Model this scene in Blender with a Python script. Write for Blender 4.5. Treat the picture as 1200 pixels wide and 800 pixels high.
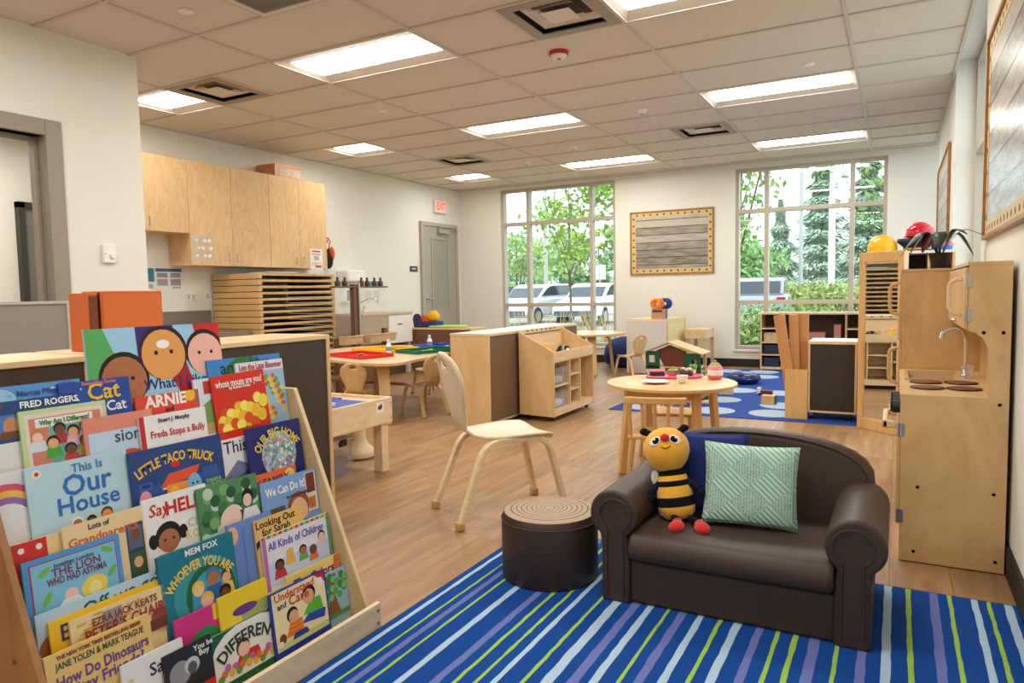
import bpy, bmesh, math, random
from mathutils import Vector, Matrix
PI = math.pi
for o in list(bpy.data.objects): bpy.data.objects.remove(o)
SC = bpy.context.scene
COL = SC.collection

# ------------------------------------------------------------------ camera
F_PX = 829.93                       # focal length for a 1200 px wide frame
CAM = Vector((6.4092, -3.7546, 1.0801))
YAW, PITCH, ROLL = -0.4987, -0.0698, -0.0181
def _axes():
    f = Vector((math.sin(YAW)*math.cos(PITCH), math.cos(YAW)*math.cos(PITCH), math.sin(PITCH)))
    r = Vector((math.cos(YAW), -math.sin(YAW), 0)); u = r.cross(f)
    return r*math.cos(ROLL)+u*math.sin(ROLL), u*math.cos(ROLL)-r*math.sin(ROLL), f
RT, UP, FW = _axes()
cd = bpy.data.cameras.new('camera'); cam = bpy.data.objects.new('camera', cd); COL.objects.link(cam)
cd.sensor_width = 36; cd.lens = F_PX/1200*36; cd.clip_start = .05; cd.clip_end = 400
M = Matrix((RT, UP, -FW)).transposed().to_4x4(); M.translation = CAM
cam.matrix_world = M; SC.camera = cam
def ray(u, v): return RT*((u-600)/F_PX) - UP*((v-400)/F_PX) + FW
def yp(u, v, Y): d = ray(u, v); return CAM + d*((Y-CAM.y)/d.y)
def xp(u, v, X): d = ray(u, v); return CAM + d*((X-CAM.x)/d.x)
def zp(u, v, Z): d = ray(u, v); return CAM + d*((Z-CAM.z)/d.z)

# ------------------------------------------------------------------ world, exposure
W = bpy.data.worlds.new('sky'); SC.world = W; W.use_nodes = True
bg = W.node_tree.nodes['Background']; bg.inputs[0].default_value = (.86, .93, 1.0, 1); bg.inputs[1].default_value = 2.3
SC.view_settings.view_transform = 'Standard'; SC.view_settings.look = 'None'
SC.view_settings.exposure = 0.66; SC.view_settings.gamma = 1.0; SC.view_settings.use_curve_mapping = False
TROFFER = 15.0

# ------------------------------------------------------------------ materials
def S(r, g, b):
    def l(c): c /= 255; return c/12.92 if c <= .04045 else ((c+.055)/1.055)**2.4
    return (l(r), l(g), l(b), 1)
MATS = {}
def nodes(m):
    m.use_nodes = True; nt = m.node_tree; return nt, nt.nodes['Principled BSDF']
def mat(name, col, rough=.55, metal=0, noise=0, scale=30, bump=0, emit=0, spec=None, coat=0, sheen=0):
    if name in MATS: return MATS[name]
    m = bpy.data.materials.new(name); nt, b = nodes(m); MATS[name] = m
    b.inputs['Base Color'].default_value = col; b.inputs['Roughness'].default_value = rough; b.inputs['Metallic'].default_value = metal
    if spec is not None: b.inputs['Specular IOR Level'].default_value = spec
    if coat: b.inputs['Coat Weight'].default_value = coat
    if sheen: b.inputs['Sheen Weight'].default_value = sheen
    if emit: b.inputs['Emission Color'].default_value = col; b.inputs['Emission Strength'].default_value = emit
    if noise or bump:
        tc = nt.nodes.new('ShaderNodeTexCoord'); n = nt.nodes.new('ShaderNodeTexNoise'); n.inputs['Scale'].default_value = scale; n.inputs['Detail'].default_value = 4
        nt.links.new(tc.outputs['Object'], n.inputs['Vector'])
        if noise:
            mx = nt.nodes.new('ShaderNodeMix'); mx.data_type = 'RGBA'
            mx.inputs['A'].default_value = tuple(c*(1-noise) for c in col[:3])+(1,); mx.inputs['B'].default_value = tuple(min(1, c*(1+noise)) for c in col[:3])+(1,)
            nt.links.new(n.outputs['Fac'], mx.inputs['Factor']); nt.links.new(mx.outputs['Result'], b.inputs['Base Color'])
        if bump:
            bp = nt.nodes.new('ShaderNodeBump'); bp.inputs['Strength'].default_value = bump; bp.inputs['Distance'].default_value = .002
            nt.links.new(n.outputs['Fac'], bp.inputs['Height']); nt.links.new(bp.outputs['Normal'], b.inputs['Normal'])
    return m
def wood(name, c1, c2, stretch=(1.5, 14, 14), rough=.42, rand=0, rings=6, dist=3):
    """grain: noise stretched along local axis, warped a little; rand = offset by object"""
    if name in MATS: return MATS[name]
    m = bpy.data.materials.new(name); nt, b = nodes(m); MATS[name] = m
    tc = nt.nodes.new('ShaderNodeTexCoord'); mp = nt.nodes.new('ShaderNodeMapping'); mp.inputs['Scale'].default_value = stretch
    nt.links.new(tc.outputs['Object'], mp.inputs['Vector'])
    src = mp.outputs['Vector']
    if rand:
        oi = nt.nodes.new('ShaderNodeObjectInfo'); ml = nt.nodes.new('ShaderNodeMath'); ml.operation = 'MULTIPLY'; ml.inputs[1].default_value = 57.0
        nt.links.new(oi.outputs['Random'], ml.inputs[0])
        ad = nt.nodes.new('ShaderNodeVectorMath'); ad.operation = 'ADD'; nt.links.new(src, ad.inputs[0]); nt.links.new(ml.outputs[0], ad.inputs[1]); src = ad.outputs[0]
    n = nt.nodes.new('ShaderNodeTexNoise'); n.inputs['Scale'].default_value = 1.6; n.inputs['Detail'].default_value = 8; n.inputs['Roughness'].default_value = .62; n.inputs['Distortion'].default_value = dist*.4
    nt.links.new(src, n.inputs['Vector'])
    cr = nt.nodes.new('ShaderNodeValToRGB'); cr.color_ramp.elements[0].position = .32; cr.color_ramp.elements[1].position = .68
    cr.color_ramp.elements[0].color = c1; cr.color_ramp.elements[1].color = c2
    nt.links.new(n.outputs['Fac'], cr.inputs['Fac'])
    out = cr.outputs['Color']
    if rand:
        hs = nt.nodes.new('ShaderNodeHueSaturation'); mr = nt.nodes.new('ShaderNodeMapRange'); mr.inputs['To Min'].default_value = 1-rand; mr.inputs['To Max'].default_value = 1+rand
        nt.links.new(oi.outputs['Random'], mr.inputs['Value']); nt.links.new(mr.outputs['Result'], hs.inputs['Value']); nt.links.new(out, hs.inputs['Color']); out = hs.outputs['Color']
    nt.links.new(out, b.inputs['Base Color']); b.inputs['Roughness'].default_value = rough
    bp = nt.nodes.new('ShaderNodeBump'); bp.inputs['Strength'].default_value = .08; bp.inputs['Distance'].default_value = .001
    nt.links.new(n.outputs['Fac'], bp.inputs['Height']); nt.links.new(bp.outputs['Normal'], b.inputs['Normal'])
    return m
def clear(name, tint=(1, 1, 1, 1), refl=.12, rough=.02, alpha=None):
    """thin pane: transparent with a fresnel mirror layer (and an optional diffuse haze)"""
    if name in MATS: return MATS[name]
    m = bpy.data.materials.new(name); m.use_nodes = True; nt = m.node_tree; nt.nodes.clear(); MATS[name] = m
    o = nt.nodes.new('ShaderNodeOutputMaterial'); t = nt.nodes.new('ShaderNodeBsdfTransparent'); t.inputs[0].default_value = tint
    g = nt.nodes.new('ShaderNodeBsdfGlossy'); g.inputs['Roughness'].default_value = rough
    lw = nt.nodes.new('ShaderNodeLayerWeight'); lw.inputs['Blend'].default_value = .5
    pw = nt.nodes.new('ShaderNodeMath'); pw.operation = 'POWER'; pw.inputs[1].default_value = 4.0; nt.links.new(lw.outputs['Facing'], pw.inputs[0])
    ml = nt.nodes.new('ShaderNodeMath'); ml.operation = 'MULTIPLY_ADD'; ml.inputs[1].default_value = .8; ml.inputs[2].default_value = refl*.25
    nt.links.new(pw.outputs[0], ml.inputs[0])
    mx = nt.nodes.new('ShaderNodeMixShader'); nt.links.new(ml.outputs[0], mx.inputs[0]); nt.links.new(t.outputs[0], mx.inputs[1]); nt.links.new(g.outputs[0], mx.inputs[2])
    last = mx
    if alpha:
        d = nt.nodes.new('ShaderNodeBsdfDiffuse'); d.inputs[0].default_value = tint
        m2 = nt.nodes.new('ShaderNodeMixShader'); m2.inputs[0].default_value = alpha
        nt.links.new(mx.outputs[0], m2.inputs[1]); nt.links.new(d.outputs[0], m2.inputs[2]); last = m2
    nt.links.new(last.outputs[0], o.inputs['Surface'])
    return m
# woods used everywhere
BIRCH = wood('birch_ply', S(206, 168, 116), S(226, 192, 142), (3.5, 3.5, 1.0), .42, 0)
BIRCHY = wood('birch_ply_long_y', S(214, 180, 132), S(234, 206, 162), (9, 1.2, 9), .42, 0)
MAPLE = wood('pale_maple', S(220, 190, 148), S(240, 217, 180), (10, 1.5, 10), .45, 0)
HONEY = wood('honey_beech', S(208, 160, 100), S(226, 184, 124), (8, 8, 1.2), .38, 0)
CABW = wood('cabinet_birch', S(204, 166, 114), S(224, 190, 140), (4, 9, 2.4), .4, .05, dist=6)
PLANK = wood('floor_plank', S(140, 105, 72), S(178, 141, 100), (9, .9, 9), .40, .07, dist=2)
WHITEWD = mat('whitewashed_ply', S(238, 228, 210), .35, noise=.03, scale=12)
WALLC = mat('wall_paint', S(232, 230, 220), .85, noise=.01, scale=3)
WALLN = WALLC
WHITE = mat('white_plastic', S(240, 238, 232), .35)
GREYM = mat('grey_painted_metal', S(150, 140, 126), .5)
CHROME = mat('chrome', (.75, .75, .76, 1), .15, 1)
STEEL = mat('brushed_steel', (.55, .54, .52, 1), .32, 1)
BLACK = mat('black_plastic', S(22, 22, 22), .45)
DKBROWN = mat('dark_brown_board', S(66, 50, 38), .6, noise=.08, scale=60)
BASEB = mat('black_rubber_base', S(28, 26, 24), .6)
LEATHER = mat('brown_leatherette', S(66, 48, 39), .5, noise=.06, scale=25, bump=.25)
SCREW = mat('screw_steel', (.3, .28, .26, 1), .35, 1)

# ------------------------------------------------------------------ mesh helpers
class MB:
    def __init__(s): s.v = []; s.f = []; s.m = []
    def add(s, vs, fs, mi=0):
        b = len(s.v); s.v += [tuple(x) for x in vs]; s.f += [tuple(i+b for i in f) for f in fs]; s.m += [mi]*len(fs); return s
    def box(s, x0, x1, y0, y1, z0, z1, mi=0, M=None):
        v = [Vector((x, y, z)) for z in (z0, z1) for y in (y0, y1) for x in (x0, x1)]
        if M: v = [M @ q for q in v]
        return s.add(v, [(0, 2, 3, 1), (4, 5, 7, 6), (0, 1, 5, 4), (2, 6, 7, 3), (0, 4, 6, 2), (1, 3, 7, 5)], mi)
    def prism(s, poly, axis, a, b, mi=0, M=None):
        """poly in the two other axes (cyclic order kept as x<y<z), extruded along axis from a to b"""
        def P(p, t):
            q = {'x': (t, p[0], p[1]), 'y': (p[0], t, p[1]), 'z': (p[0], p[1], t)}[axis]
            q = Vector(q); return M @ q if M else q
        n = len(poly)
        ar = sum(poly[i][0]*poly[(i+1) % n][1]-poly[(i+1) % n][0]*poly[i][1] for i in range(n))
        flip = (ar < 0) != (axis == 'y')
        v = [P(p, a) for p in poly]+[P(p, b) for p in poly]
        fs = [tuple(range(n))[::-1], tuple(range(n, 2*n))]+[(i, (i+1) % n, (i+1) % n+n, i+n) for i in range(n)]
        if flip: fs = [f[::-1] for f in fs]
        return s.add(v, fs, mi)
    def lathe(s, prof, n=24, c=(0, 0, 0), M=None, mi=0, mis=None):
        """prof: list of (r, z) bottom to top"""
        vs = []; fs = []; ms = []
        for r, z in prof:
            for i in range(n):
                a = 2*PI*i/n; q = Vector((r*math.cos(a), r*math.sin(a), z)); q = M @ q if M else q
                vs.append(q+Vector(c))
        for k in range(len(prof)-1):
            for i in range(n):
                j = (i+1) % n; fs.append((k*n+i, k*n+j, (k+1)*n+j, (k+1)*n+i)); ms.append(mis[k] if mis else mi)
        fs.append(tuple(range(n))[::-1]); ms.append(mis[0] if mis else mi)
        fs.append(tuple(range((len(prof)-1)*n, len(prof)*n))); ms.append(mis[-1] if mis else mi)
        b = len(s.v); s.v += [tuple(x) for x in vs]; s.f += [tuple(i+b for i in f) for f in fs]; s.m += ms
        return s
    def cyl(s, c, r, h, n=16, mi=0, axis='z', r2=None):
        M = {'z': Matrix(), 'x': Matrix.Rotation(PI/2, 4, 'Y'), 'y': Matrix.Rotation(-PI/2, 4, 'X')}[axis]
        return s.lathe([(r, 0), (r if r2 is None else r2, h)], n, c, M, mi)
    def ell(s, c, rx, ry, rz, n=20, k=12, mi=0, M=None):
        pr = []
        for i in range(k+1):
            a = -PI/2+PI*i/k; pr.append((max(1e-4, math.cos(a)), math.sin(a)))
        D = Matrix.Diagonal((rx, ry, rz, 1)); MM = (M @ D) if M else D
        return s.lathe(pr, n, c, MM, mi)
    def tube(s, pts, r, n=8, mi=0, closed=False):
        pts = [Vector(p) for p in pts]; rs = r if isinstance(r, (list, tuple)) else [r]*len(pts)
        vs = []; N = len(pts); up = None
        for i, p in enumerate(pts):
            if closed: t = pts[(i+1) % N]-pts[i-1]
            else: t = pts[min(i+1, N-1)]-pts[max(i-1, 0)]
            t.normalize()
            if up is None: up = Vector((0, 0, 1)) if abs(t.z) < .9 else Vector((1, 0, 0))
            a = up-t*up.dot(t); a.normalize(); b = t.cross(a); up = a
            for k in range(n):
                w = 2*PI*k/n; vs.append(p+(a*math.cos(w)+b*math.sin(w))*rs[i])
        fs = []
        for i in range(N if closed else N-1):
            for k in range(n):
                l = (k+1) % n; j = (i+1) % N; fs.append((i*n+k, i*n+l, j*n+l, j*n+k))
        if not closed: fs += [tuple(range(n))[::-1], tuple(range((N-1)*n, N*n))]
        return s.add(vs, fs, mi)
    def ribbon(s, pts, w, t, side, mi=0):
        """bent plank: centre line pts, width w (number or list) along vector side, thickness t"""
        pts = [Vector(p) for p in pts]; side = Vector(side).normalized(); N = len(pts)
        ws = w if isinstance(w, (list, tuple)) else [w]*N; vs = []
        for i, p in enumerate(pts):
            d = (pts[min(i+1, N-1)]-pts[max(i-1, 0)]).normalized(); nn = d.cross(side).normalized()
            for a, b in ((-1, -1), (1, -1), (1, 1), (-1, 1)): vs.append(p+side*(a*ws[i]/2)+nn*(b*t/2))
        fs = [(i*4+k, i*4+(k+1) % 4, i*4+4+(k+1) % 4, i*4+4+k) for i in range(N-1) for k in range(4)]
        fs += [(3, 2, 1, 0), tuple((N-1)*4+k for k in range(4))]
        return s.add(vs, fs, mi)
    def mesh(s, name, mats, smooth=True, ang=.6):
        me = bpy.data.meshes.new(name); me.from_pydata(s.v, [], s.f); me.validate()
        for m in (mats if isinstance(mats, (list, tuple)) else [mats]): me.materials.append(m)
        if len(me.polygons) == len(s.m): me.polygons.foreach_set('material_index', s.m)
        bm = bmesh.new(); bm.from_mesh(me); bmesh.ops.recalc_face_normals(bm, faces=bm.faces); bm.to_mesh(me); bm.free()
        if smooth:
            me.polygons.foreach_set('use_smooth', [True]*len(me.polygons)); me.set_sharp_from_angle(angle=ang)
        me.update(); return me
def tag(o, label, cat, group=None, kind=None):
    if label: o['label'] = label
    if cat: o['category'] = cat
    if group: o['group'] = group
    if kind: o['kind'] = kind
    return o
def part(name, mb, mats, parent=None, bevel=0, smooth=True, ang=.6, sub=0, segs=2):
    me = mb.mesh(name, mats, smooth, ang) if isinstance(mb, MB) else mb
    o = bpy.data.objects.new(name, me); COL.objects.link(o)
    if parent: o.parent = parent
    if bevel:
        b = o.modifiers.new('bevel', 'BEVEL'); b.width = bevel; b.segments = segs; b.limit_method = 'ANGLE'; b.angle_limit = .7; b.harden_normals = False
    if sub:
        q = o.modifiers.new('sub', 'SUBSURF'); q.levels = sub; q.render_levels = sub
    return o
def thing(name, label, cat, loc=(0, 0, 0), rz=0, group=None):
    o = bpy.data.objects.new(name, None); COL.objects.link(o); o.empty_display_size = .05
    o.location = loc; o.rotation_euler = (0, 0, rz); return tag(o, label, cat, group)
def struct(name, mb, mats, parent=None, **k):
    o = part(name, mb, mats, parent, **k)
    if not parent: o['kind'] = 'structure'
    return o
KIDS = {}
def copy_tree(o, parent=None):
    c = o.copy(); COL.objects.link(c); c.parent = parent
    for ch in [x for x in o.children]: copy_tree(ch, c)
    return c
def box(*a): return MB().box(*a)
# lettering: collected now, turned into flat meshes in one go at the end
TEXTS = []
def text(body, parent, M, size, m, name='lettering', align='CENTER', bold=0, bend=0, fit=None, shear=0):
    TEXTS.append((body, parent, M, size, m, name, align, bold, bend, fit, shear))
def flush_texts():
    tmp = []
    for i, (body, parent, Mx, size, m, name, align, bold, bend, fit, shear) in enumerate(TEXTS):
        c = bpy.data.curves.new('t%d' % i, 'FONT'); c.body = body; c.size = size; c.align_x = align; c.align_y = 'CENTER'; c.offset = bold; c.resolution_u = 2; c.shear = shear
        c.space_line = .85
        o = bpy.data.objects.new('t%d' % i, c); COL.objects.link(o); tmp.append(o)
    dg = bpy.context.evaluated_depsgraph_get()
    for o, (body, parent, Mx, size, m, name, align, bold, bend, fit, shear) in zip(tmp, TEXTS):
        me = bpy.data.meshes.new_from_object(o.evaluated_get(dg)); me.materials.clear(); me.materials.append(m)
        xs = [v.co.x for v in me.vertices] or [0]
        if fit and max(xs)-min(xs) > 0:
            k = fit/(max(xs)-min(xs)); cx = (max(xs)+min(xs))/2 if align == 'CENTER' else 0
            for v in me.vertices: v.co.x = (v.co.x-cx)*k
        if bend:
            for v in me.vertices:
                t = v.co.x/bend; r = bend+v.co.y; v.co.x = math.sin(t)*r; v.co.y = math.cos(t)*r-bend
        me.name = name
        q = bpy.data.objects.new(name, me); COL.objects.link(q); q.parent = parent; q.matrix_local = Mx
    for o in tmp:
        c = o.data; bpy.data.objects.remove(o); bpy.data.curves.remove(c)
def frame_M(origin, xdir, ydir):
    """matrix whose local x,y lie on a surface, z = outward"""
    x = Vector(xdir).normalized(); y = Vector(ydir).normalized(); z = x.cross(y)
    m = Matrix((x, y, z)).transposed().to_4x4(); m.translation = Vector(origin); return m
# ================================================================== SETTING
H = 2.76; XL, XR, YF, YB = 0.0, 6.79, 6.25, -6.5
rnd = random.Random(4)
# floor: slab with planks laid along y
fl = struct('floor', box(-2.0, 7.1, YB-.1, 6.45, -.12, -.012), mat('subfloor', S(90, 66, 46), .8))
PW, PL = .2, 1.3
pm = MB(); pm.box(-PW/2+.0006, PW/2-.0006, -PL/2+.0006, PL/2-.0006, -.012, 0); pmesh = pm.mesh('plank', PLANK)
for i in range(34):
    off = rnd.uniform(0, PL); y = YB-off
    while y < YF+.1:
        cx, cy = i*PW+PW/2, y+PL/2; y += PL
        if cx < 1.6 and cy < -1.2: continue
        o = part('plank', pmesh, None, fl); o.location = (cx, cy, 0)
struct('floor_passage', box(-1.7, -.12, -3.0, 1.2, -.012, -.0005), PLANK)
# ceiling
ce = struct('ceiling', box(-1.9, 7.1, YB-.1, 6.45, 2.92, 3.0), WHITE)
TILE = mat('ceiling_tile', S(222, 213, 200), .9, noise=.05, scale=160, bump=.3)
GRID = mat('ceiling_tee', S(205, 196, 182), .5)
full = {(2, 0), (2, 4), (2, 8), (4, 0), (4, 4), (4, 8), (2, -4), (4, -4), (0, -3), (-1, -1), (2, -8), (4, -8)}
halfR = {(0, 0), (0, 4), (0, 8), (3, 0), (3, 6), (2, -2)}; halfL = {(1, 0), (1, 6)}
tm = {}
def tile(x0, x1, y0, y1):
    k = (round(x1-x0, 3), round(y1-y0, 3))
    if k not in tm:
        a, b = k[0]/2-.004, k[1]/2-.004; tm[k] = MB().box(-a, a, -b, b, 0, .016).mesh('ceiling_tile', TILE)
    o = part('ceiling_tile', tm[k], None, ce); o.location = ((x0+x1)/2, (y0+y1)/2, H-.004)
for c in range(-1, 6):
    for j in range(-11, 11):
        x0, x1 = c*1.22, min((c+1)*1.22, XR); y0, y1 = j*.61, min((j+1)*.61, YF)
        if c == -1 and j > 1: continue
        if (c, j) in full: continue
        if (c, j) in halfR: x1 = x0+.61
        if (c, j) in halfL: x0 = x0+.61
        tile(x0, x1, y0, y1)
g = MB()
for c in range(0, 6): g.box(c*1.22-.012, c*1.22+.012, YB, YF, H-.014, H-.004)
for j in range(-10, 11): g.box(-1.22 if j < 1 else 0, XR, j*.61-.012, j*.61+.012, H-.0135, H-.0045)
for (c, j) in halfR | halfL: g.box(c*1.22+.598, c*1.22+.622, j*.61, j*.61+.61, H-.0138, H-.0042)
g.box(XR-.02, XR, YB, YF, H-.016, H-.003); g.box(0, XR, YF-.02, YF, H-.016, H-.003); g.box(XL, XL+.02, .33, YF, H-.016, H-.003)
part('ceiling_grid', g, GRID, ce, smooth=False)
# walls
W1 = (.79, 2.73, .24, 2.70); W2 = (4.45, 6.28, .24, 2.68)
w = MB()
for x0, x1 in ((-.12, W1[0]), (W1[1], W2[0]), (W2[1], 7.1)): w.box(x0, x1, YF, YF+.2, 0, 2.92)
for q in (W1, W2): w.box(q[0], q[1], YF, YF+.2, 0, q[2]); w.box(q[0], q[1], YF, YF+.2, q[3], 2.92)
struct('wall_far', w, WALLC, smooth=False)
w = MB(); RA = (.72, 3.02); RB = (5.5, YF)
for y0, y1 in ((YB, RA[0]), (RA[1], RB[0])): w.box(XR, XR+.26, y0, y1, 0, 2.92)
for r in (RA, RB): w.box(XR, XR+.26, r[0], r[1], 0, .24); w.box(XR, XR+.26, r[0], r[1], 2.85, 2.92)
struct('wall_right', w, WALLC, smooth=False)
struct('wall_left', box(-.12, 0, .33, YF, 0, 2.92), WALLC, smooth=False)
w = MB(); w.box(1.58, 1.73, -1.19, -.55, 0, 2.92); w.box(1.58, 1.73, -2.2, -1.19, 2.10, 2.92); w.box(1.58, 1.73, YB, -2.2, 0, 2.92)
struct('wall_near_left', w, WALLC, smooth=False)
struct('wall_behind', box(1.73, XR, YB-.1, YB, 0, 2.92), WALLC, smooth=False)
w = MB(); w.box(-1.85, -1.7, -3.0, 1.2, 0, 2.92); w.box(-1.85, -.12, 1.2, 1.32, 0, 2.92); w.box(-1.85, 1.58, -3.1, -3.0, 0, 2.92)
struct('wall_passage', w, WALLC, smooth=False)
# door frame in the near left wall (hollow metal)
f = MB(); f.box(1.56, 1.755, -1.20, -1.10, 0, 2.20); f.box(1.56, 1.755, -2.29, -2.19, 0, 2.20); f.box(1.56, 1.755, -2.19, -1.20, 2.10, 2.20)
f.box(1.60, 1.66, -1.225, -1.20, 0, 2.10); f.box(1.60, 1.66, -2.19, -1.225, 2.075, 2.10)
struct('trim_1', f, GREYM, bevel=.004)
# grey door at the end of the passage
pa, pb = xp(18, 243, -1.7), xp(52, 243, -1.7)
d = struct('door_2', box(-1.70, -1.66, pa.y+.05, pb.y+.35, 0, 2.05), mat('passage_door_grey', S(120, 116, 106), .5))
df = MB(); df.box(-1.7, -1.62, pa.y-.01, pa.y+.05, 0, 2.11); df.box(-1.7, -1.62, pa.y-.01, pb.y+.35, 2.05, 2.11); part('door_frame', df, mat('dark_door_frame', S(58, 54, 48), .5), d)
# exit door on the left wall
DOORG = mat('door_grey', S(168, 160, 146), .5)
d = struct('door_1', box(0.0, .03, 5.18, 6.08, .01, 2.12), DOORG)
df = MB(); df.box(0, .05, 5.12, 5.18, 0, 2.18); df.box(0, .05, 6.08, 6.14, 0, 2.18); df.box(0, .05, 5.18, 6.08, 2.12, 2.18)
part('door_frame', df, mat('door_frame_grey', S(176, 166, 150), .5), d, bevel=.004)
dw = MB(); a, b, c, e = 5.38, 5.86, .80, 1.95
for q in ((a, b, c, c+.03), (a, b, e-.03, e), (a, a+.03, c+.03, e-.03), (b-.03, b, c+.03, e-.03)): dw.box(.03, .042, *q)
dw = part('window_bead', dw, DOORG, d); part('pane', box(.030, .034, a+.03, b-.03, c+.03, e-.03), mat('door_pane', S(150, 150, 136), .15), dw)
h = MB().cyl((.03, 5.25, 1.0), .028, .012, 16, axis='x'); h.cyl((.04, 5.25, 1.0), .012, .05, 12, axis='x'); h.tube([(.085, 5.25, 1.0), (.09, 5.30, 1.0), (.085, 5.38, .998)], .010); part('door_handle', h, STEEL, d)
h = MB().box(.03, .09, 5.55, 5.85, 2.02, 2.09); h.box(.05, .065, 5.75, 6.12, 2.09, 2.10); h.box(.02, .20, 5.56, 5.585, 2.10, 2.112); part('door_closer', h, STEEL, d, bevel=.004)
# baseboards
struct('baseboard_far', box(0, XR, YF-.012, YF, 0, .11), BASEB)
struct('baseboard_right', box(XR-.012, XR, YB, YF-.012, 0, .11), BASEB)
struct('baseboard_left', box(0, .012, 1.4, 5.11, 0, .11), BASEB)
struct('baseboard_near', box(1.73, 1.742, YB, -2.3, 0, .11), BASEB)
# windows
ALU = mat('window_aluminium', S(186, 176, 160), .45, 0)
GLASS = clear('window_glass', (.93, .97, .96, 1), .15)
def window(name, x0, x1, z0, z1, xs, zs):
    t = .045; f = MB(); ya, yb = YF+.03, YF+.14
    f.box(x0, x0+t, ya, yb, z0, z1); f.box(x1-t, x1, ya, yb, z0, z1); f.box(x0+t, x1-t, ya, yb, z1-t, z1); f.box(x0+t, x1-t, ya, yb, z0, z0+t)
    for x in xs: f.box(x-t*.6, x+t*.6, ya, yb, z0+t, z1-t)
    X = [x0+t]+[v for x in xs for v in (x-t*.6, x+t*.6)]+[x1-t]
    for z in zs:
        for i in range(0, len(X), 2): f.box(X[i], X[i+1], ya, yb, z-t*.6, z+t*.6)
    wo = struct(name, f, ALU, smooth=False)
    Z = [z0+t]+[v for z in zs for v in (z-t*.6, z+t*.6)]+[z1-t]
    for i in range(0, len(X), 2):
        for j in range(0, len(Z), 2): part('pane', box(X[i], X[i+1], YF+.082, YF+.088, Z[j], Z[j+1]), GLASS, wo, smooth=False)
    part('window_sill', box(x0-.02, x1+.02, YF-.03, YF+.03, z0-.03, z0), mat('sill_white', S(232, 230, 224), .4), wo, bevel=.004)
    return wo
window('window_1', *W1, (1.265, 2.335), (.87, 2.155))
window('window_2', *W2, (4.85, 5.885), (.88, 2.11))
def side_window(name, y0, y1):
    t = .05; f = MB(); xa, xb = 6.93, 7.03; z0, z1 = .24, 2.85; ym = (y0+y1)/2
    for a, b in ((y0, y0+t), (y1-t, y1), (ym-t/2, ym+t/2)): f.box(xa, xb, a, b, z0, z1)
    seg = ((y0+t, ym-t/2), (ym+t/2, y1-t)); zs = [(z0, z0+t), (.87, .92), (2.1, 2.15), (z1-t, z1)]
    for a, b in seg:
        for c, e in zs: f.box(xa, xb, a, b, c, e)
    wo = struct(name, f, ALU, smooth=False)
    for a, b in seg:
        for k in range(3): part('pane', box(6.978, 6.984, a, b, zs[k][1], zs[k+1][0]), GLASS, wo, smooth=False)
side_window('window_3', RA[0], RA[1]); side_window('window_4', RB[0], RB[1])

# ================================================================== CEILING FIXTURES
LENS = mat('troffer_lens', (1.0, .965, .90, 1), .5, emit=TROFFER)
TRAY = mat('troffer_white', S(226, 218, 206), .5)
def troffer(x0, x1, y0, y1, label, group):
    t = thing('ceiling_light', label, 'ceiling light', ((x0+x1)/2, (y0+y1)/2, H-.012), 0, group)
    a, b = (x1-x0)/2-.014, (y1-y0)/2-.014
    m = MB()    # shallow tray: rim, sloping reflectors to a recessed back
    o = [(-a, -b, 0), (a, -b, 0), (a, b, 0), (-a, b, 0)]; w = b*.6; i = [(-a+.05, -w, .022), (a-.05, -w, .022), (a-.05, w, .022), (-a+.05, w, .022)]
    m.add(o+i, [(0, 1, 5, 4), (1, 2, 6, 5), (2, 3, 7, 6), (3, 0, 4, 7), (4, 5, 6, 7)])
    part('reflector_tray', m, TRAY, t, smooth=False)
    m = MB(); n = 10; L = a-.052; vs = []
    for k in range(n+1):
        an = PI*k/n; yy, zz = -w*.99*math.cos(an), .0216-.006*math.sin(an)
        vs += [(-L, yy, zz), (L, yy, zz)]
    fs = [(2*k, 2*k+1, 2*k+3, 2*k+2) for k in range(n)]+[tuple(range(0, 2*n+2, 2)), tuple(range(1, 2*n+2, 2))[::-1]]
    m.add(vs, fs); part('lamp_lens', m, LENS, t)
    m = MB()
    for q in ((-a-.006, a+.006, -b-.006, -b), (-a-.006, a+.006, b, b+.006), (-a-.006, -a, -b, b), (a, a+.006, -b, b)): m.box(q[0], q[1], q[2], q[3], -.004, .004)
    part('rim', m, TRAY, t, smooth=False)
fix = [((2, 0), 'long ceiling light in line with the wall cabinets, beside the return grille'),
       ((2, 4), 'long ceiling light beside the square vent and small sprinkler caps, middle of its row'),
       ((2, 8), 'long ceiling light just inside the far window behind the bulletin wall'),
       ((4, 0), 'long ceiling light beside the large square vent with chrome centre'),
       ((4, 4), 'middle long ceiling light of the row beside the side windows'),
       ((4, 8), 'long ceiling light close to the window above the low bookcase'),
       ((2, -4), 'long ceiling light above the book display rack'), ((4, -4), 'long ceiling light above the striped rug'), ((0, -3), 'added unseen ceiling light brightening the passage behind the near wall'), ((-1, -1), 'added unseen ceiling light brightening the grey door end of the passage'), ((2, -8), 'added unseen ceiling light behind the book display rack'), ((4, -8), 'added unseen ceiling light at the near end of the striped rug')]  # passage pair and rearmost pair added unseen to brighten doorway and book rack
for (c, j), lb in fix: troffer(c*1.22, c*1.22+1.22, j*.61, j*.61+.61, lb, 'long ceiling lights')
for j, lb in ((0, 'short square ceiling light beside the square vent above the kitchenette wall'), (4, 'short square ceiling light above the stack of cots'), (8, 'short square ceiling light nearest the exit door')):
    troffer(.61, 1.22, j*.61, j*.61+.61, lb, 'square ceiling lights')
VENTW = mat('vent_paint', S(226, 216, 202), .45); VDARK = mat('vent_dark', S(86, 78, 70), .8)
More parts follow.
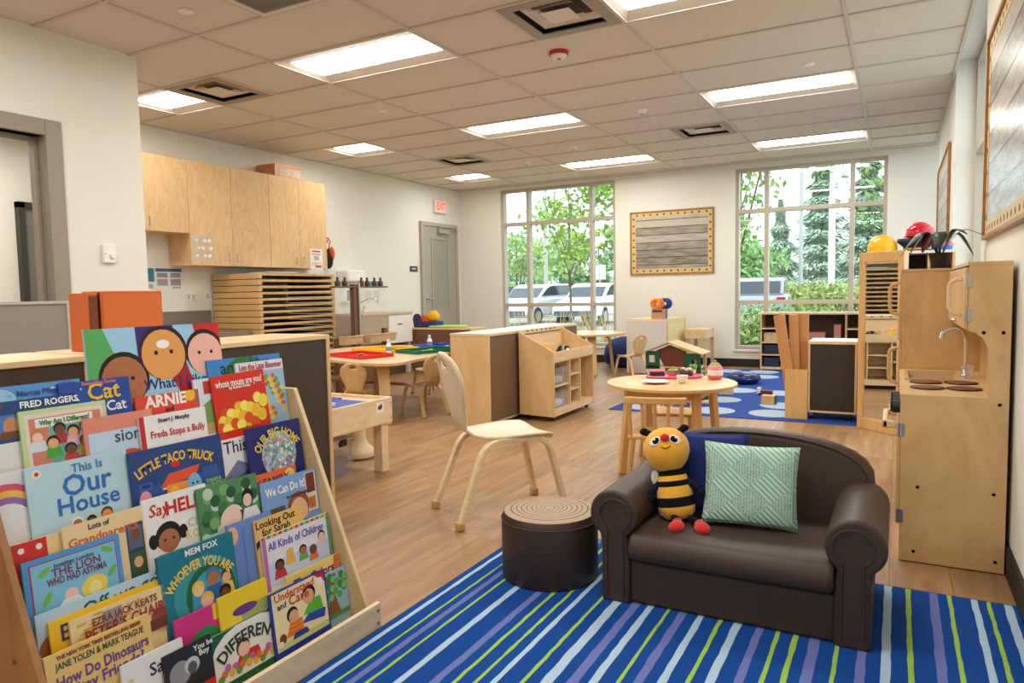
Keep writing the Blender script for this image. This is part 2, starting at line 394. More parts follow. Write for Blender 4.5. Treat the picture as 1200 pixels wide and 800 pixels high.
def vent(cx, cy, label, chrome=False):
    t = thing('ceiling_vent', label, 'vent', (cx, cy, H-.012), 0, 'square ceiling vents')
    part('vent_throat', box(-.28, .28, -.28, .28, .05, .06), VDARK, t)
    fr = MB()
    for q in ((-.292, .292, -.292, -.22), (-.292, .292, .22, .292), (-.292, -.22, -.22, .22), (.22, .292, -.22, .22)): fr.box(*q, -.004, .004)
    part('vent_frame', fr, mat('vent_frame_grey', S(160, 148, 132), .5), t)
    for s, z in ((.195, .022), (.14, .010)):
        m = MB(); o = [(-s, -s, z), (s, -s, z), (s, s, z), (-s, s, z)]; i = [(x*.78, y*.78, z+.03) for x, y, _ in o]
        m.add(o+i, [(0, 1, 5, 4), (1, 2, 6, 5), (2, 3, 7, 6), (3, 0, 4, 7)]); part('louvre_ring', m, VENTW, t, smooth=False)
    s = .095; m = MB().add([(-s, -s, .004), (s, -s, .004), (s, s, .004), (-s, s, .004), (0, 0, .03)], [(0, 1, 2, 3), (0, 4, 1), (1, 4, 2), (2, 4, 3), (3, 4, 0)])
    part('centre_plate', m, VENTW, t, smooth=False)
vent(1.525, .305, 'square ceiling vent beside the short light above the kitchenette'); vent(1.525, 3.965, 'square ceiling vent towards the exit door corner')
vent(4.575, .305, 'large looking square ceiling vent beside the red smoke detector'); vent(4.575, 3.965, 'square ceiling vent beside the lights by the bulletin board wall')
t = thing('return_grille', 'finely slatted square return air grille in the ceiling', 'grille', (3.355, -.915, H-.012))
m = MB()
for q in ((-.292, .292, -.292, -.262), (-.292, .292, .262, .292), (-.292, -.262, -.262, .262), (.262, .292, -.262, .262)): m.box(*q, -.004, .006)
part('grille_frame', m, VENTW, t)
sl = MB().box(-.262, .262, -.003, .003, 0, .012).mesh('slat', mat('slat_grey', S(150, 140, 126), .5))
for k in range(26): o = part('slat', sl, None, t); o.location = (0, -.25+k*.02, 0); o.rotation_euler = (.5, 0, 0)
part('grille_back', box(-.28, .28, -.28, .28, .03, .04), VDARK, t)
for (x, y), lb in (((2.72, -.9), 'white round sprinkler cap beside the return grille'), ((2.25, 1.5), 'white round sprinkler cap near the square light above the cots'), ((5.79, 2.14), 'round greenish white sprinkler cap before the long light by the side windows'), ((5.78, 4.7), 'round white sprinkler cap before the window light')):
    tag(part('sprinkler_cap', MB().lathe([(.035, 0), (.042, .004), (.042, .012)], 24, (x, y, H-.016)), WHITE), lb, 'sprinkler cap', 'sprinkler caps')
t = thing('smoke_detector', 'red and white round smoke detector on the ceiling', 'smoke detector', (4.29, .90, H-.05))
part('base_ring', MB().lathe([(.062, .018), (.068, .022), (.070, .046)], 28), mat('alarm_red', S(190, 30, 24), .4), t)
part('sensor_dome', MB().lathe([(.02, -.004), (.045, 0), (.058, .018)], 28), WHITE, t)
part('sensor_eye', MB().lathe([(.014, -.008), (.018, -.004)], 16), mat('sensor_grey', S(90, 90, 110), .3), t)
for (x, y), lb in (((4.28, 2.77), 'small domed motion sensor on the ceiling between the light rows'), ((3.07, 3.96), 'small domed motion sensor towards the far window light'), ((2.17, 4.52), 'tiny dark ceiling sensor near the far square vent')):
    t = thing('ceiling_sensor', lb, 'sensor', (x, y, H-.045), 0, 'ceiling sensors'); part('sensor_body', MB().lathe([(.012, 0), (.03, .008), (.05, .03), (.052, .038)], 20), WHITE, t); part('sensor_window', MB().lathe([(.006, -.006), (.012, 0)], 12), BLACK, t)
# ================================================================== RUGS
BLUE = mat('rug_blue', S(18, 70, 146), .95, noise=.22, scale=260, bump=.6, spec=.15)
LBLUE = mat('rug_pale_blue', S(166, 196, 216), .95, noise=.12, scale=260, bump=.6)
LIME = mat('rug_lime', S(150, 190, 70), .95, noise=.12, scale=260, bump=.6)
PURP = mat('rug_lavender', S(100, 112, 176), .95, noise=.22, scale=260, bump=.6)
bands = [(4.986, 5.002, 1), (5.050, 5.059, 2), (5.083, 5.104, 3), (5.131, 5.141, 2), (5.200, 5.222, 1), (5.290, 5.314, 3), (5.345, 5.357, 2), (5.399, 5.410, 2), (5.441, 5.458, 1), (5.514, 5.526, 2), (5.563, 5.594, 1), (5.628, 5.656, 3), (5.681, 5.704, 1),
         (5.748, 5.759, 2), (5.790, 5.815, 3), (5.85, 5.872, 1), (5.918, 5.930, 2), (5.965, 5.99, 1), (6.035, 6.058, 3), (6.095, 6.107, 2),
         (6.145, 6.160, 2), (6.193, 6.222, 3), (6.264, 6.276, 2), (6.324, 6.348, 3), (6.386, 6.410, 1), (6.452, 6.467, 2), (6.523, 6.549, 3), (6.577, 6.590, 2), (6.646, 6.666, 1), (6.690, 6.702, 2), (6.738, 6.762, 1)]
x0, x1 = 4.965, 6.776; xs = [x0]; cols = []
for a, b, c in bands: cols += [0, c]; xs += [a, b]
cols.append(0); xs.append(x1)
rg = random.Random(9); ny = 90; y0, y1 = -4.7, -.955; m = MB(); vs = []; fs = []; ms = []
for j in range(ny+1):
    for i, x in enumerate(xs):
        e = 0 if i in (0, len(xs)-1) else rg.uniform(-.0016, .0016)
        vs.append((x+e, y0+(y1-y0)*j/ny, .008))
nx = len(xs)
for j in range(ny):
    for i in range(nx-1): fs.append((j*nx+i, j*nx+i+1, (j+1)*nx+i+1, (j+1)*nx+i)); ms.append(cols[i])
m.v = vs; m.f = fs; m.m = ms
rug = tag(part('striped_rug', m, [BLUE, LBLUE, LIME, PURP], smooth=False), 'blue rug with wavy pale blue, lime and lavender stripes under the sofa', 'rug')
b = MB()
for q in ((x0-.006, x1, y1, y1+.006), (x0-.006, x0, y0, y1)): b.box(*q, .0005, .0075)
part('rug_binding', b, mat('rug_binding', S(22, 44, 92), .9), rug)
# dotted rug
DBLUE = mat('rug_royal_blue', S(24, 66, 150), .95, noise=.15, scale=200, bump=.5)
DOT = mat('rug_dot', S(168, 188, 206), .95, noise=.1, scale=200, bump=.4)
r2 = tag(part('dotted_rug', box(4.12, 6.75, 2.25, 5.92, .0005, .007), DBLUE, bevel=.002), 'royal blue rug with pale grey blue dots in the block corner', 'rug')
dm = MB(); dp = []
for (x, y) in [(4.48, 5.62), (4.93, 5.64), (5.0, 5.13), (4.96, 3.86), (4.93, 3.17), (5.36, 3.80), (5.0, 2.52), (5.48, 2.55), (4.38, 2.50), (5.50, 3.0), (4.5, 3.1), (4.45, 4.4), (5.5, 4.6), (6.0, 3.4), (6.0, 4.4), (5.6, 5.4), (6.1, 5.3), (4.55, 3.75), (4.3, 5.0), (6.4, 2.9)]:
    dp.append((x, y))
dm.lathe([(.185, .0072), (.184, .0084)], 36); dme = dm.mesh('dot', DOT)
for x, y in dp: part('dot', dme, None, r2).location = (x, y, 0)

# ================================================================== SOFA
so = thing('toddler_sofa', 'small dark brown leatherette sofa with rolled arms and arched back', 'sofa', (5.94, -1.50, 0))
def ring(o, pts, r, name, parent): return part(name, MB().tube(pts, r, 6), LEATHER, parent)
part('base', box(-.325, .325, .012, .45, .008, .158), LEATHER, so, bevel=.012, segs=3)
cu = MB(); n = 14; prof = [(-.018, .165), (-.03, .19), (-.03, .22), (-.012, .252), (.04, .268), (.2, .262), (.40, .255), (.40, .165)]
cu.prism(prof, 'x', -.318, .318); part('seat_cushion', cu, LEATHER, so, bevel=.018, segs=4, ang=1.2)
def arm(sgn):
    pr = []; cx, cz, r = .375, .312, .085
    # keyhole outline: inner column edge, roll, outer column edge
    for k in range(0, 25):
        a = -2.2+ (2.2+PI+.55)*k/24 if False else math.radians(-55+290*k/24)
        pr.append((cx+r*math.cos(a), cz+r*math.sin(a)))
    pr = [p for p in pr]
    pr = [(.418, .006), (.418, .2)]+pr+[(.318, .2), (.318, .006)]
    pr = [(sgn*x, z) for x, z in pr]
    a = part('armrest', MB().prism(pr, 'y', -.005, .50), LEATHER, so, bevel=.01, segs=3, ang=.9)
    ins = [(sgn*(.368+.056*math.cos(math.radians(-60+300*k/20))), -.008, .312+.056*math.sin(math.radians(-60+300*k/20))) for k in range(21)]
    ins = [(sgn*.398, -.008, .03), (sgn*.398, -.008, .2)]+ins+[(sgn*.338, -.008, .2), (sgn*.338, -.008, .03)]
    ring(None, ins, .0035, 'piping', a)
arm(-1); arm(1)
def arch(zs=1, inset=0):
    P = [(-.40, .10), (-.415, .37)]
    for k in range(0, 17):
        t = -1+2*k/16; x = .415*math.sin(t*PI/2); P.append((x, .385+.195*max(0, math.cos(t*PI/2))**.6))
    return P+[(.415, .37), (.40, .10)]
bk = part('backrest', MB().prism(arch(), 'y', .39, .50), LEATHER, so, bevel=.03, segs=4, ang=1.2)
bk.rotation_euler = (-.10, 0, 0); bk.location = (0, .045, .01)
pp = [(x*.955, .387, z-.012) for x, z in arch()[1:-1]]; part('piping', MB().tube(pp, .004, 6), LEATHER, bk)
# pillows
def pillow(w, d, n=18):
    m = MB(); vs = []; fs = []
    for s in (1, -1):
        for i in range(n+1):
            for j in range(n+1):
                u, v = -1+2*i/n, -1+2*j/n; e = max(0, (1-u**4)*(1-v**4))**.45
                k = 1-.05*(1-abs(u))*0
                px = u*(1-.06*(1-v*v)**1.0*abs(u)**3); pz = v*(1-.06*(1-u*u)*abs(v)**3)
                vs.append((px*w/2, s*d/2*e, pz*w/2))
    N = n+1
    for s in (0, 1):
        for i in range(n):
            for j in range(n):
                b = s*N*N; q = (b+i*N+j, b+(i+1)*N+j, b+(i+1)*N+j+1, b+i*N+j+1); fs.append(q if s else q[::-1])
    m.add(vs, fs); return m
MINT = bpy.data.materials.new('mint_knit'); nt, b = nodes(MINT); b.inputs['Roughness'].default_value = .9
tc = nt.nodes.new('ShaderNodeTexCoord'); mp = nt.nodes.new('ShaderNodeMapping'); mp.inputs['Rotation'].default_value = (0, math.radians(45), 0); mp.inputs['Scale'].default_value = (11, 11, 11)
nt.links.new(tc.outputs['Object'], mp.inputs['Vector'])
ck = nt.nodes.new('ShaderNodeTexChecker'); ck.inputs['Scale'].default_value = 1.0; nt.links.new(mp.outputs[0], ck.inputs['Vector'])
wa = nt.nodes.new('ShaderNodeTexWave'); wa.bands_direction = 'X'; wa.inputs['Scale'].default_value = 1.9; nt.links.new(mp.outputs[0], wa.inputs['Vector'])
wb = nt.nodes.new('ShaderNodeTexWave'); wb.bands_direction = 'X'; wb.inputs['Scale'].default_value = 34; wb.inputs['Distortion'].default_value = 6; wb.inputs['Detail Scale'].default_value = 6; nt.links.new(tc.outputs['Object'], wb.inputs['Vector'])
mx = nt.nodes.new('ShaderNodeMix'); nt.links.new(ck.outputs['Fac'], mx.inputs[0]); nt.links.new(wa.outputs['Fac'], mx.inputs[2]); nt.links.new(wb.outputs['Fac'], mx.inputs[3])
cr = nt.nodes.new('ShaderNodeValToRGB'); cr.color_ramp.elements[0].position = .08; cr.color_ramp.elements[1].position = .3; cr.color_ramp.elements[0].color = S(120, 166, 146); cr.color_ramp.elements[1].color = S(186, 220, 204)
nt.links.new(mx.outputs[0], cr.inputs[0]); nt.links.new(cr.outputs[0], b.inputs['Base Color'])
bp = nt.nodes.new('ShaderNodeBump'); bp.inputs['Strength'].default_value = .6; bp.inputs['Distance'].default_value = .004; nt.links.new(mx.outputs[0], bp.inputs['Height']); nt.links.new(bp.outputs[0], b.inputs['Normal'])
NAVYK = mat('navy_waffle', S(28, 46, 116), .95, noise=.2, scale=300, bump=.8)
p1 = tag(part('throw_pillow', pillow(.315, .10), MINT), 'mint green patterned throw pillow leaning on the sofa back', 'pillow')
p1.scale = (1, 1, .9); p1.location = (5.975, -1.262, .402); p1.rotation_euler = (-.24, math.radians(1.5), math.radians(9))
p2 = tag(part('throw_pillow', pillow(.30, .09), NAVYK), 'dark blue waffle throw pillow behind the plush bee', 'pillow')
p2.location = (5.80, -1.165, .405); p2.rotation_euler = (-.18, 0, math.radians(4))
# ================================================================== PLUSH BEE
YEL = mat('plush_yellow', S(240, 176, 44), .95, noise=.08, scale=40, bump=.2, sheen=.4); BLK = mat('plush_black', S(18, 18, 22), .95, noise=.1, scale=60, spec=.2); RED = mat('plush_red', S(206, 26, 30), .9, sheen=.3)
bee = thing('plush_bee', 'yellow and black striped plush bee with red boots and red nose', 'plush toy', (5.738, -1.305, .262), math.radians(14))
prof = [(.02, .0), (.045, .006), (.062, .025), (.066, .05), (.064, .062), (.0635, .083), (.062, .102), (.058, .121), (.054, .140), (.049, .158), (.044, .178)]
mis = [0, 0, 0, 0, 1, 0, 0, 1, 0, 1, 1]
lean = Matrix.Rotation(-.16, 4, 'X') @ Matrix.Rotation(-.15, 4, 'Y')
bd = part('body', MB().lathe(prof, 28, mis=[0, 0, 0, 1, 1, 0, 0, 1, 0, 1, 1][:10]+[1]), [YEL, BLK], bee, ang=2); bd.matrix_local = lean
hd = MB(); hp = []
for i in range(15):
    a = -PI/2+PI*i/14; z = math.sin(a); r = math.cos(a)*(1.0+.10*z); hp.append((max(1e-4, r)*.081, z*.083))
hd.lathe(hp, 32, (0, 0, 0)); head = part('head', hd, YEL, bee, ang=3)
HM = lean @ Matrix.Translation((-.006, 0, .245)) @ Matrix.Rotation(-.06, 4, 'X') @ Matrix.Rotation(.02, 4, 'Y'); head.matrix_local = HM
WEYE = mat('plush_white', S(240, 238, 234), .8)
def on_head(az, el, k=1.0):
    return Vector((math.sin(az)*math.cos(el)*.081*k, -math.cos(az)*math.cos(el)*.081*k, math.sin(el)*.083*k*1.02))
for az in (-.46, .50):
    c = on_head(az, .42, 1.0); q = Vector((0, 0, 1)).rotation_difference(c.normalized()).to_matrix().to_4x4()
    e = part('eye', MB().ell(c, .022, .018, .006, 20, 8, M=q), WEYE, head, ang=3)
    c2 = on_head(az+(.06 if az < 0 else -.06), .42, 1.055); ee = part('pupil', MB().ell(c2, .0135, .0125, .005, 16, 8, M=q), BLK, e, ang=3)
    part('glint', MB().ell(on_head(az+.02, .45, 1.11), .005, .004, .003, 10, 6, M=q), WEYE, ee, ang=3)
part('nose', MB().ell(on_head(.03, .50, 1.09), .016, .013, .014, 16, 10), RED, head, ang=3)
part('mouth', MB().tube([on_head(-.19+.42*k/8, .17-.09*math.sin(PI*k/8), 1.02) for k in range(9)], .0014, 6), BLK, head)
for sx in (-1, 1):
    b0 = Vector((sx*.048, .0, .060)); b1 = Vector((sx*.072, -.002, .074))
    an = MB().tube([b0, (b0+b1)/2, b1], [.011, .012, .012], 10); an.ell(b1, .016, .014, .013, 14, 8); part('antenna', an, BLK, head, ang=3)
    ar = MB().tube([(sx*.045, -.01, .135), (sx*.07, -.02, .115), (sx*.085, -.03, .095)], [.011, .012, .013], 10); ar.ell((sx*.090, -.032, .088), .017, .016, .016, 14, 8)
    q = part('arm', ar, mat('plush_navy', S(22, 26, 46), .95, spec=.2), bee, ang=3); q.matrix_local = lean
    lg = MB().tube([(sx*.028+.014, -.048, .022), (sx*.034+.026, -.076, .020), (sx*.036+.034, -.098, .018)], [.013, .012, .012], 10); part('leg', lg, BLK, bee, ang=3)
    bt = MB().tube([(sx*.036+.034, -.094, .022), (sx*.038+.036, -.106, .016)], [.016, .018], 12); bt.ell((sx*.042+.038, -.128, .016), .025, .037, .019, 16, 8, M=Matrix.Rotation(sx*.35, 4, 'Z')); part('boot', bt, RED, bee, ang=3)
wg = MB().ell((-.060, .015, .15), .016, .006, .028, 14, 8); q = part('wing', wg, WEYE, bee, ang=3); q.matrix_local = lean

# ================================================================== OTTOMAN
ot = thing('ottoman', 'round dark brown ottoman with tree ring patterned top', 'ottoman', (5.262, -1.375, .008))
part('side_cover', MB().lathe([(.176, 0), (.182, .006), (.183, .2), (.180, .232), (.172, .246)], 48), LEATHER, ot, ang=1.0)
part('seam', MB().tube([(.1832*math.cos(2*PI*k/48), .1832*math.sin(2*PI*k/48), .222) for k in range(48)], .0022, 5, closed=True), LEATHER, ot)
RINGM = bpy.data.materials.new('tree_ring_print'); nt, b = nodes(RINGM); b.inputs['Roughness'].default_value = .5
tc = nt.nodes.new('ShaderNodeTexCoord'); ln = nt.nodes.new('ShaderNodeVectorMath'); ln.operation = 'LENGTH'; nz = nt.nodes.new('ShaderNodeTexNoise'); nz.inputs['Scale'].default_value = 9
nt.links.new(tc.outputs['Object'], nz.inputs['Vector'])
sp = nt.nodes.new('ShaderNodeVectorMath'); sp.operation = 'MULTIPLY'; sp.inputs[1].default_value = (1, 1, 0); nt.links.new(tc.outputs['Object'], sp.inputs[0]); nt.links.new(sp.outputs[0], ln.inputs[0])
ma = nt.nodes.new('ShaderNodeMath'); ma.operation = 'MULTIPLY_ADD'; ma.inputs[1].default_value = .016; nt.links.new(nz.outputs['Fac'], ma.inputs[0]); nt.links.new(ln.outputs['Value'], ma.inputs[2])
cr = nt.nodes.new('ShaderNodeValToRGB'); cr.color_ramp.interpolation = 'CONSTANT'; el = cr.color_ramp.elements
tan = S(172, 146, 116); drk = S(48, 34, 28); el[0].color = drk; el[0].position = 0; el[1].color = tan; el[1].position = .018
for r, wd in ((.028, .003), (.042, .003), (.058, .003), (.074, .004), (.093, .0035), (.112, .004), (.130, .0035), (.150, .0045)):
    e = el.new(r/.2); e.color = drk; e = el.new((r+wd)/.2); e.color = tan
mm = nt.nodes.new('ShaderNodeMath'); mm.operation = 'DIVIDE'; mm.inputs[1].default_value = .2; nt.links.new(ma.outputs[0], mm.inputs[0]); nt.links.new(mm.outputs[0], cr.inputs[0]); nt.links.new(cr.outputs[0], b.inputs['Base Color'])
part('top_cover', MB().lathe([(.172, .246), (.160, .251), (.10, .253), (.001, .254)], 48), RINGM, ot, ang=1.5)

# ================================================================== BENT-PLY CHAIRS
def ply_shell(name, mtl, edge, parent):
    pr = [(.222, .372, .13), (.214, .392, .165), (.19, .404, .182), (.12, .408, .188), (.04, .406, .186), (-.05, .402, .172), (-.12, .402, .142), (-.17, .412, .115), (-.205, .44, .104), (-.222, .485, .108), (-.232, .53, .124), (-.240, .575, .145), (-.248, .62, .160), (-.256, .66, .167), (-.265, .70, .164),
          (-.273, .728, .154), (-.280, .750, .140), (-.286, .768, .120), (-.291, .784, .092), (-.295, .795, .056), (-.297, .800, .02)]
    nc = 10; vs = []; rows = len(pr)
    for i, (x, z, hw) in enumerate(pr):
        for j in range(nc+1):
            t = -1+2*j/nc; dish = -.012*(1-t*t) if i < 7 else 0; back = -.03*(t*t)*(1 if i > 8 else 0)
            vs.append([x-back*.6, hw*t, z+dish])
    fs = []
    hole = set()
    for i in range(rows-1):
        for j in range(nc):
            if i in (15, 16) and 3 <= j <= 6: continue
            a = i*(nc+1)+j; fs.append((a, a+1, a+nc+2, a+nc+1))
    # round the hole
    for i in (15, 16, 17):
        for j in range(3, 8):
            if i == 16 and 3 < j < 7: continue
            k = i*(nc+1)+j; t = (j-5)/2.0
            if i in (15, 17) and abs(t) == 1: vs[k][2] += .004 if i == 15 else -.004; vs[k][1] *= .93
            vs[k][1] *= (.036/(abs(vs[k][1])+1e-9)*abs(t)) if abs(t) > 0 else 1
    m = MB(); m.add(vs, fs)
    o = part(name, m, [mtl, edge], parent, ang=1.2)
    s = o.modifiers.new('solid', 'SOLIDIFY'); s.thickness = .012; s.offset = 0; s.material_offset_rim = 1
    return o
def bend(path, r, n=5):
    out = [Vector(path[0])]
    for i in range(1, len(path)-1):
        p, a, b = Vector(path[i]), Vector(path[i-1]), Vector(path[i+1])
        da = (a-p); db = (b-p); ra = min(r, da.length*.45); rb = min(r, db.length*.45); A = p+da.normalized()*ra; B = p+db.normalized()*rb
        for k in range(n+1):
            t = k/n; out.append(A*(1-t)**2+p*2*t*(1-t)+B*t*t)
    out.append(Vector(path[-1])); return out
def ply_chair(mtl, edge, label, group=None):
    t = thing('bentwood_chair', label, 'chair', group=group)
    ply_shell('seat_shell', mtl, edge, t)
    for s in (-1, 1):
        pth = bend([(-.27, s*.19, .03), (-.135, s*.158, .385), (.185, s*.158, .388), (.265, s*.186, .03)], .09, 7)
        l = part('leg_frame', MB().ribbon(pth, .046, .023, (0, 1, 0)), edge, t, bevel=.003)
        for x, y in ((-.277, s*.192), (.268, s*.188)):
            part('foot_tip', MB().box(x-.017, x+.017, y-.023, y+.023, .001, .038), mat('chair_tip', S(196, 156, 92), .6), l, bevel=.005)
    return t
PALE = mat('whitewashed_seat', S(236, 218, 190), .32, noise=.03, scale=10)
PEDGE = wood('pale_ply_edge', S(224, 198, 156), S(240, 220, 184), (2, 2, 9), .4)
CHW = wood('chair_maple', S(204, 166, 112), S(224, 190, 138), (6, 6, 1.5), .42)
ch = ply_chair(PALE, PEDGE, 'pale bent plywood chair standing alone on the wood floor by the ottoman'); ch.location = (4.70, -.764, 0); ch.rotation_euler = (0, 0, math.radians(51.3))
G = 'bent plywood chairs at the classroom tables'
c1 = ply_chair(CHW, CHW, 'small maple bentwood chair with its back to the storage bin table, at the tray table', G)
spots = [((2.42, .84, 0), 118, .655, None), ((2.71, 1.38, 0), 160, .68, 'small maple bentwood chair beside the green tray, back to the tall divider shelf'), ((2.82, 2.02, 0), 190, .66, 'small maple bentwood chair half hidden by the divider shelf, at the blue tray'),
         ((1.45, 1.55, 0), 0, .66, 'small maple bentwood chair on the easel side of the tray table'), ((1.95, 2.58, 0), -95, .66, 'small maple bentwood chair on the sink side of the tray table'),
         ((2.86, 4.36, 0), 80, .66, 'small maple bentwood chair at the window table, partly behind the book bin'), ((3.50, 4.70, 0), 150, .66, 'small maple bentwood chair at the window table, beside the white cabinet')]
for i, (loc, a, s, lb) in enumerate(spots):
    o = c1 if i == 0 else copy_tree(c1)
    if lb: o['label'] = lb
    o.location = loc; o.rotation_euler = (0, 0, math.radians(a)); o.scale = (s, s, s)

# ================================================================== TABLES
def smooth_poly(P, k=3):
    for _ in range(k):
        Q = []
        for i in range(len(P)):
            a, b = P[i], P[(i+1) % len(P)]; Q += [(a[0]*.75+b[0]*.25, a[1]*.75+b[1]*.25), (a[0]*.25+b[0]*.75, a[1]*.25+b[1]*.75)]
        P = Q
    return P
TOPM = mat('table_top_laminate', S(222, 196, 156), .3, noise=.03, scale=8)
def bent_leg(parent, x, y, dx, dy, h):
    d = Vector((dx, dy, 0)).normalized(); s = Vector((-d.y, d.x, 0)); p = Vector((x, y, 0))
    path = bend([p-d*.20+Vector((0, 0, h-.012)), p+Vector((0, 0, h-.012)), p+d*.05+Vector((0, 0, .002))], .09, 6)
    n = len(path); part('leg', MB().ribbon(path, [.125-.035*i/(n-1) for i in range(n)], .022, s), CHW, parent, bevel=.003)
def ply_table(label, poly, h, legs, loc=(0, 0, 0)):
    t = thing('classroom_table', label, 'table', loc)
    part('tabletop', MB().prism(poly, 'z', h-.028, h), [TOPM], t, bevel=.006)
    part('edge_band', MB().prism([(x*1.002, y*1.002) for x, y in poly], 'z', h-.024, h-.004), CHW, t)
    for l in legs: bent_leg(t, *l, h-.03)
    return t
cx, cy = 2.15, 1.55
P = [(1.35, 1.15), (2.0, .86), (2.92, .60), (2.83, 1.2), (2.62, 2.25), (1.9, 2.45), (1.30, 2.2)]
P = smooth_poly([(x-cx, y-cy) for x, y in P], 3)
ply_table('maple topped activity table holding four coloured craft trays', P, .53, [(.52, -.68, .5, -.4), (-.55, -.35, -.6, -.5), (.28, .50, .6, .4), (-.5, .5, -.6, .4)], (cx, cy, 0))
P = [(.5*math.cos(2*PI*k/40), .5*math.sin(2*PI*k/40)) for k in range(40)]
ply_table('round maple topped table standing in front of the far window', P, .53, [(.30*math.cos(a), .30*math.sin(a), math.cos(a), math.sin(a)) for a in (-.95, .6, 2.2, 3.8)], (2.82, 4.90, 0))
# craft trays
def tray(x, y, w, d, rz, col, nm, bits):
    t = thing('craft_tray', nm, 'tray', (x, y, .532), rz, 'craft trays on the activity table'); c = mat('tray_'+str(col), S(*col), .35)
    part('tray_floor', box(-w/2, w/2, -d/2, d/2, 0, .004), c, t); r = MB()
    for q in ((-w/2, w/2, -d/2, -d/2+.008), (-w/2, w/2, d/2-.008, d/2), (-w/2, -w/2+.008, -d/2+.008, d/2-.008), (w/2-.008, w/2, -d/2+.008, d/2-.008)): r.box(*q, .004, .03)
    part('tray_rim', r, c, t, bevel=.002)
    for k, (bx, by, bc) in enumerate(bits):
        m = MB().tube([(bx-.04, by, .012), (bx, by+.02, .018), (bx+.05, by-.01, .012)], .006, 6); tag(part('craft_scrap', m, mat('scrap%s' % str(bc), S(*bc), .6)), nm.split(' craft')[0]+' tray holds this '+('pale curl', 'small curl', 'thin stick')[k]+' of craft material', 'craft scrap', 'craft scraps in the trays').matrix_world = Matrix.Translation((x, y, .532)) @ Matrix.Rotation(rz, 4, 'Z')
tray(2.22, 1.12, .52, .34, -.28, (214, 36, 30), 'red craft tray on the maple topped activity table', [(-.03, .02, (205, 160, 130)), (.05, -.03, (40, 36, 34))])
tray(2.02, 1.72, .50, .42, -.1, (236, 180, 30), 'yellow craft tray on the maple topped activity table', [(.1, 0, (30, 130, 60))])
tray(2.52, 1.72, .34, .50, -.30, (18, 104, 66), 'green craft tray on the maple topped activity table', [(0, .03, (226, 200, 170)), (.05, -.08, (235, 190, 140))])
tray(2.33, 2.20, .46, .30, -.15, (40, 84, 190), 'blue craft tray on the maple topped activity table', [(.1, 0, (226, 200, 180))])
def bottle(u, v, z, lb):
    p = zp(u, v, z); t = thing('glue_bottle', lb, 'bottle', p, 0, 'white bottles on the activity table')
    part('bottle_body', MB().lathe([(.024, 0), (.026, .004), (.026, .075), (.014, .092), (.012, .1)], 20), WHITE, t, ang=.9); part('cap', MB().lathe([(.014, .1), (.014, .122), (.008, .128)], 16), mat('cap_ivory', S(228, 222, 208), .5), t)
    part('bottle_label', MB().lathe([(.0265, .02), (.0265, .06)], 20), mat('label_print', S(150, 138, 150), .6, noise=.5, scale=80), t)
bottle(455.5, 413.5, .532, 'white glue bottle standing behind the red craft tray'); bottle(503.5, 407, .532, 'white glue bottle standing between the green and blue trays')
# round play table with splayed legs
rt = thing('round_play_table', 'round light wood play table set with toy dishes', 'table', (5.23, .39, 0))
RTW = wood('play_table_wood', S(214, 172, 112), S(232, 194, 138), (1.5, 7, 7), .35)
part('tabletop', MB().lathe([(.368, .507), (.380, .512), (.380, .526), (.374, .53)], 64), RTW, rt)
ap = MB()
for k in range(4):
    a = PI/4+k*PI/2; b = a+PI/2; A = Vector((math.cos(a), math.sin(a), 0))*.285; B = Vector((math.cos(b), math.sin(b), 0))*.285
    ap.ribbon([A+Vector((0, 0, .48)), B+Vector((0, 0, .48))], .055, .016, (0, 0, 1))
part('apron', ap, RTW, rt)
for k in range(4):
    a = PI/4+k*PI/2; top = Vector((math.cos(a)*.275, math.sin(a)*.275, .508)); bot = Vector((math.cos(a)*.325, math.sin(a)*.325, .002)); d = (bot-top)
    part('leg', MB().ribbon([top, bot], [.046, .040], .040, (-math.sin(a), math.cos(a), 0)), HONEY, rt, bevel=.005)
def spindle_chair(label, loc, rz):
    t = thing('spindle_chair', label, 'chair', loc, rz, 'spindle back chairs at the round table')
    part('seat', MB().prism([(-.15, -.14), (.15, -.14), (.165, .14), (-.165, .14)], 'z', .265, .285), HONEY, t, bevel=.006)
    for x, y in ((-.125, -.12), (.125, -.12), (-.14, .12), (.14, .12)):
        part('leg', MB().tube([(x, y, .268), (x*1.22, y*1.12, .002)], [.016, .013], 10), HONEY, t)
    pts = [(-.165+.33*k/10, -.15-.018*math.sin(PI*k/10)-.012, .485) for k in range(11)]
    part('top_rail', MB().ribbon(pts, .038, .02, (0, 0, 1)), HONEY, t, bevel=.006)
    for x in (-.14, -.07, 0, .07, .14): part('spindle', MB().tube([(x*.95, -.128, .28), (x, -.165-.012*(1-abs(x)/.16), .47)], [.011 if abs(x) > .1 else .009]*2, 8), HONEY, t)
    for s in (-1, 1): part('stretcher', MB().tube([(s*.142, -.127, .12), (s*.155, .127, .12)], .008, 8), HONEY, t)
    part('stretcher', MB().tube([(-.15, -.128, .10), (.15, -.128, .10)], .008, 8), HONEY, t)
spindle_chair('honey wood spindle back chair tucked under the round table, back to the sofa', (5.24, .075, 0), math.radians(13))
spindle_chair('honey wood spindle back chair on the dollhouse side of the round table', (5.10, .80, 0), math.radians(190))
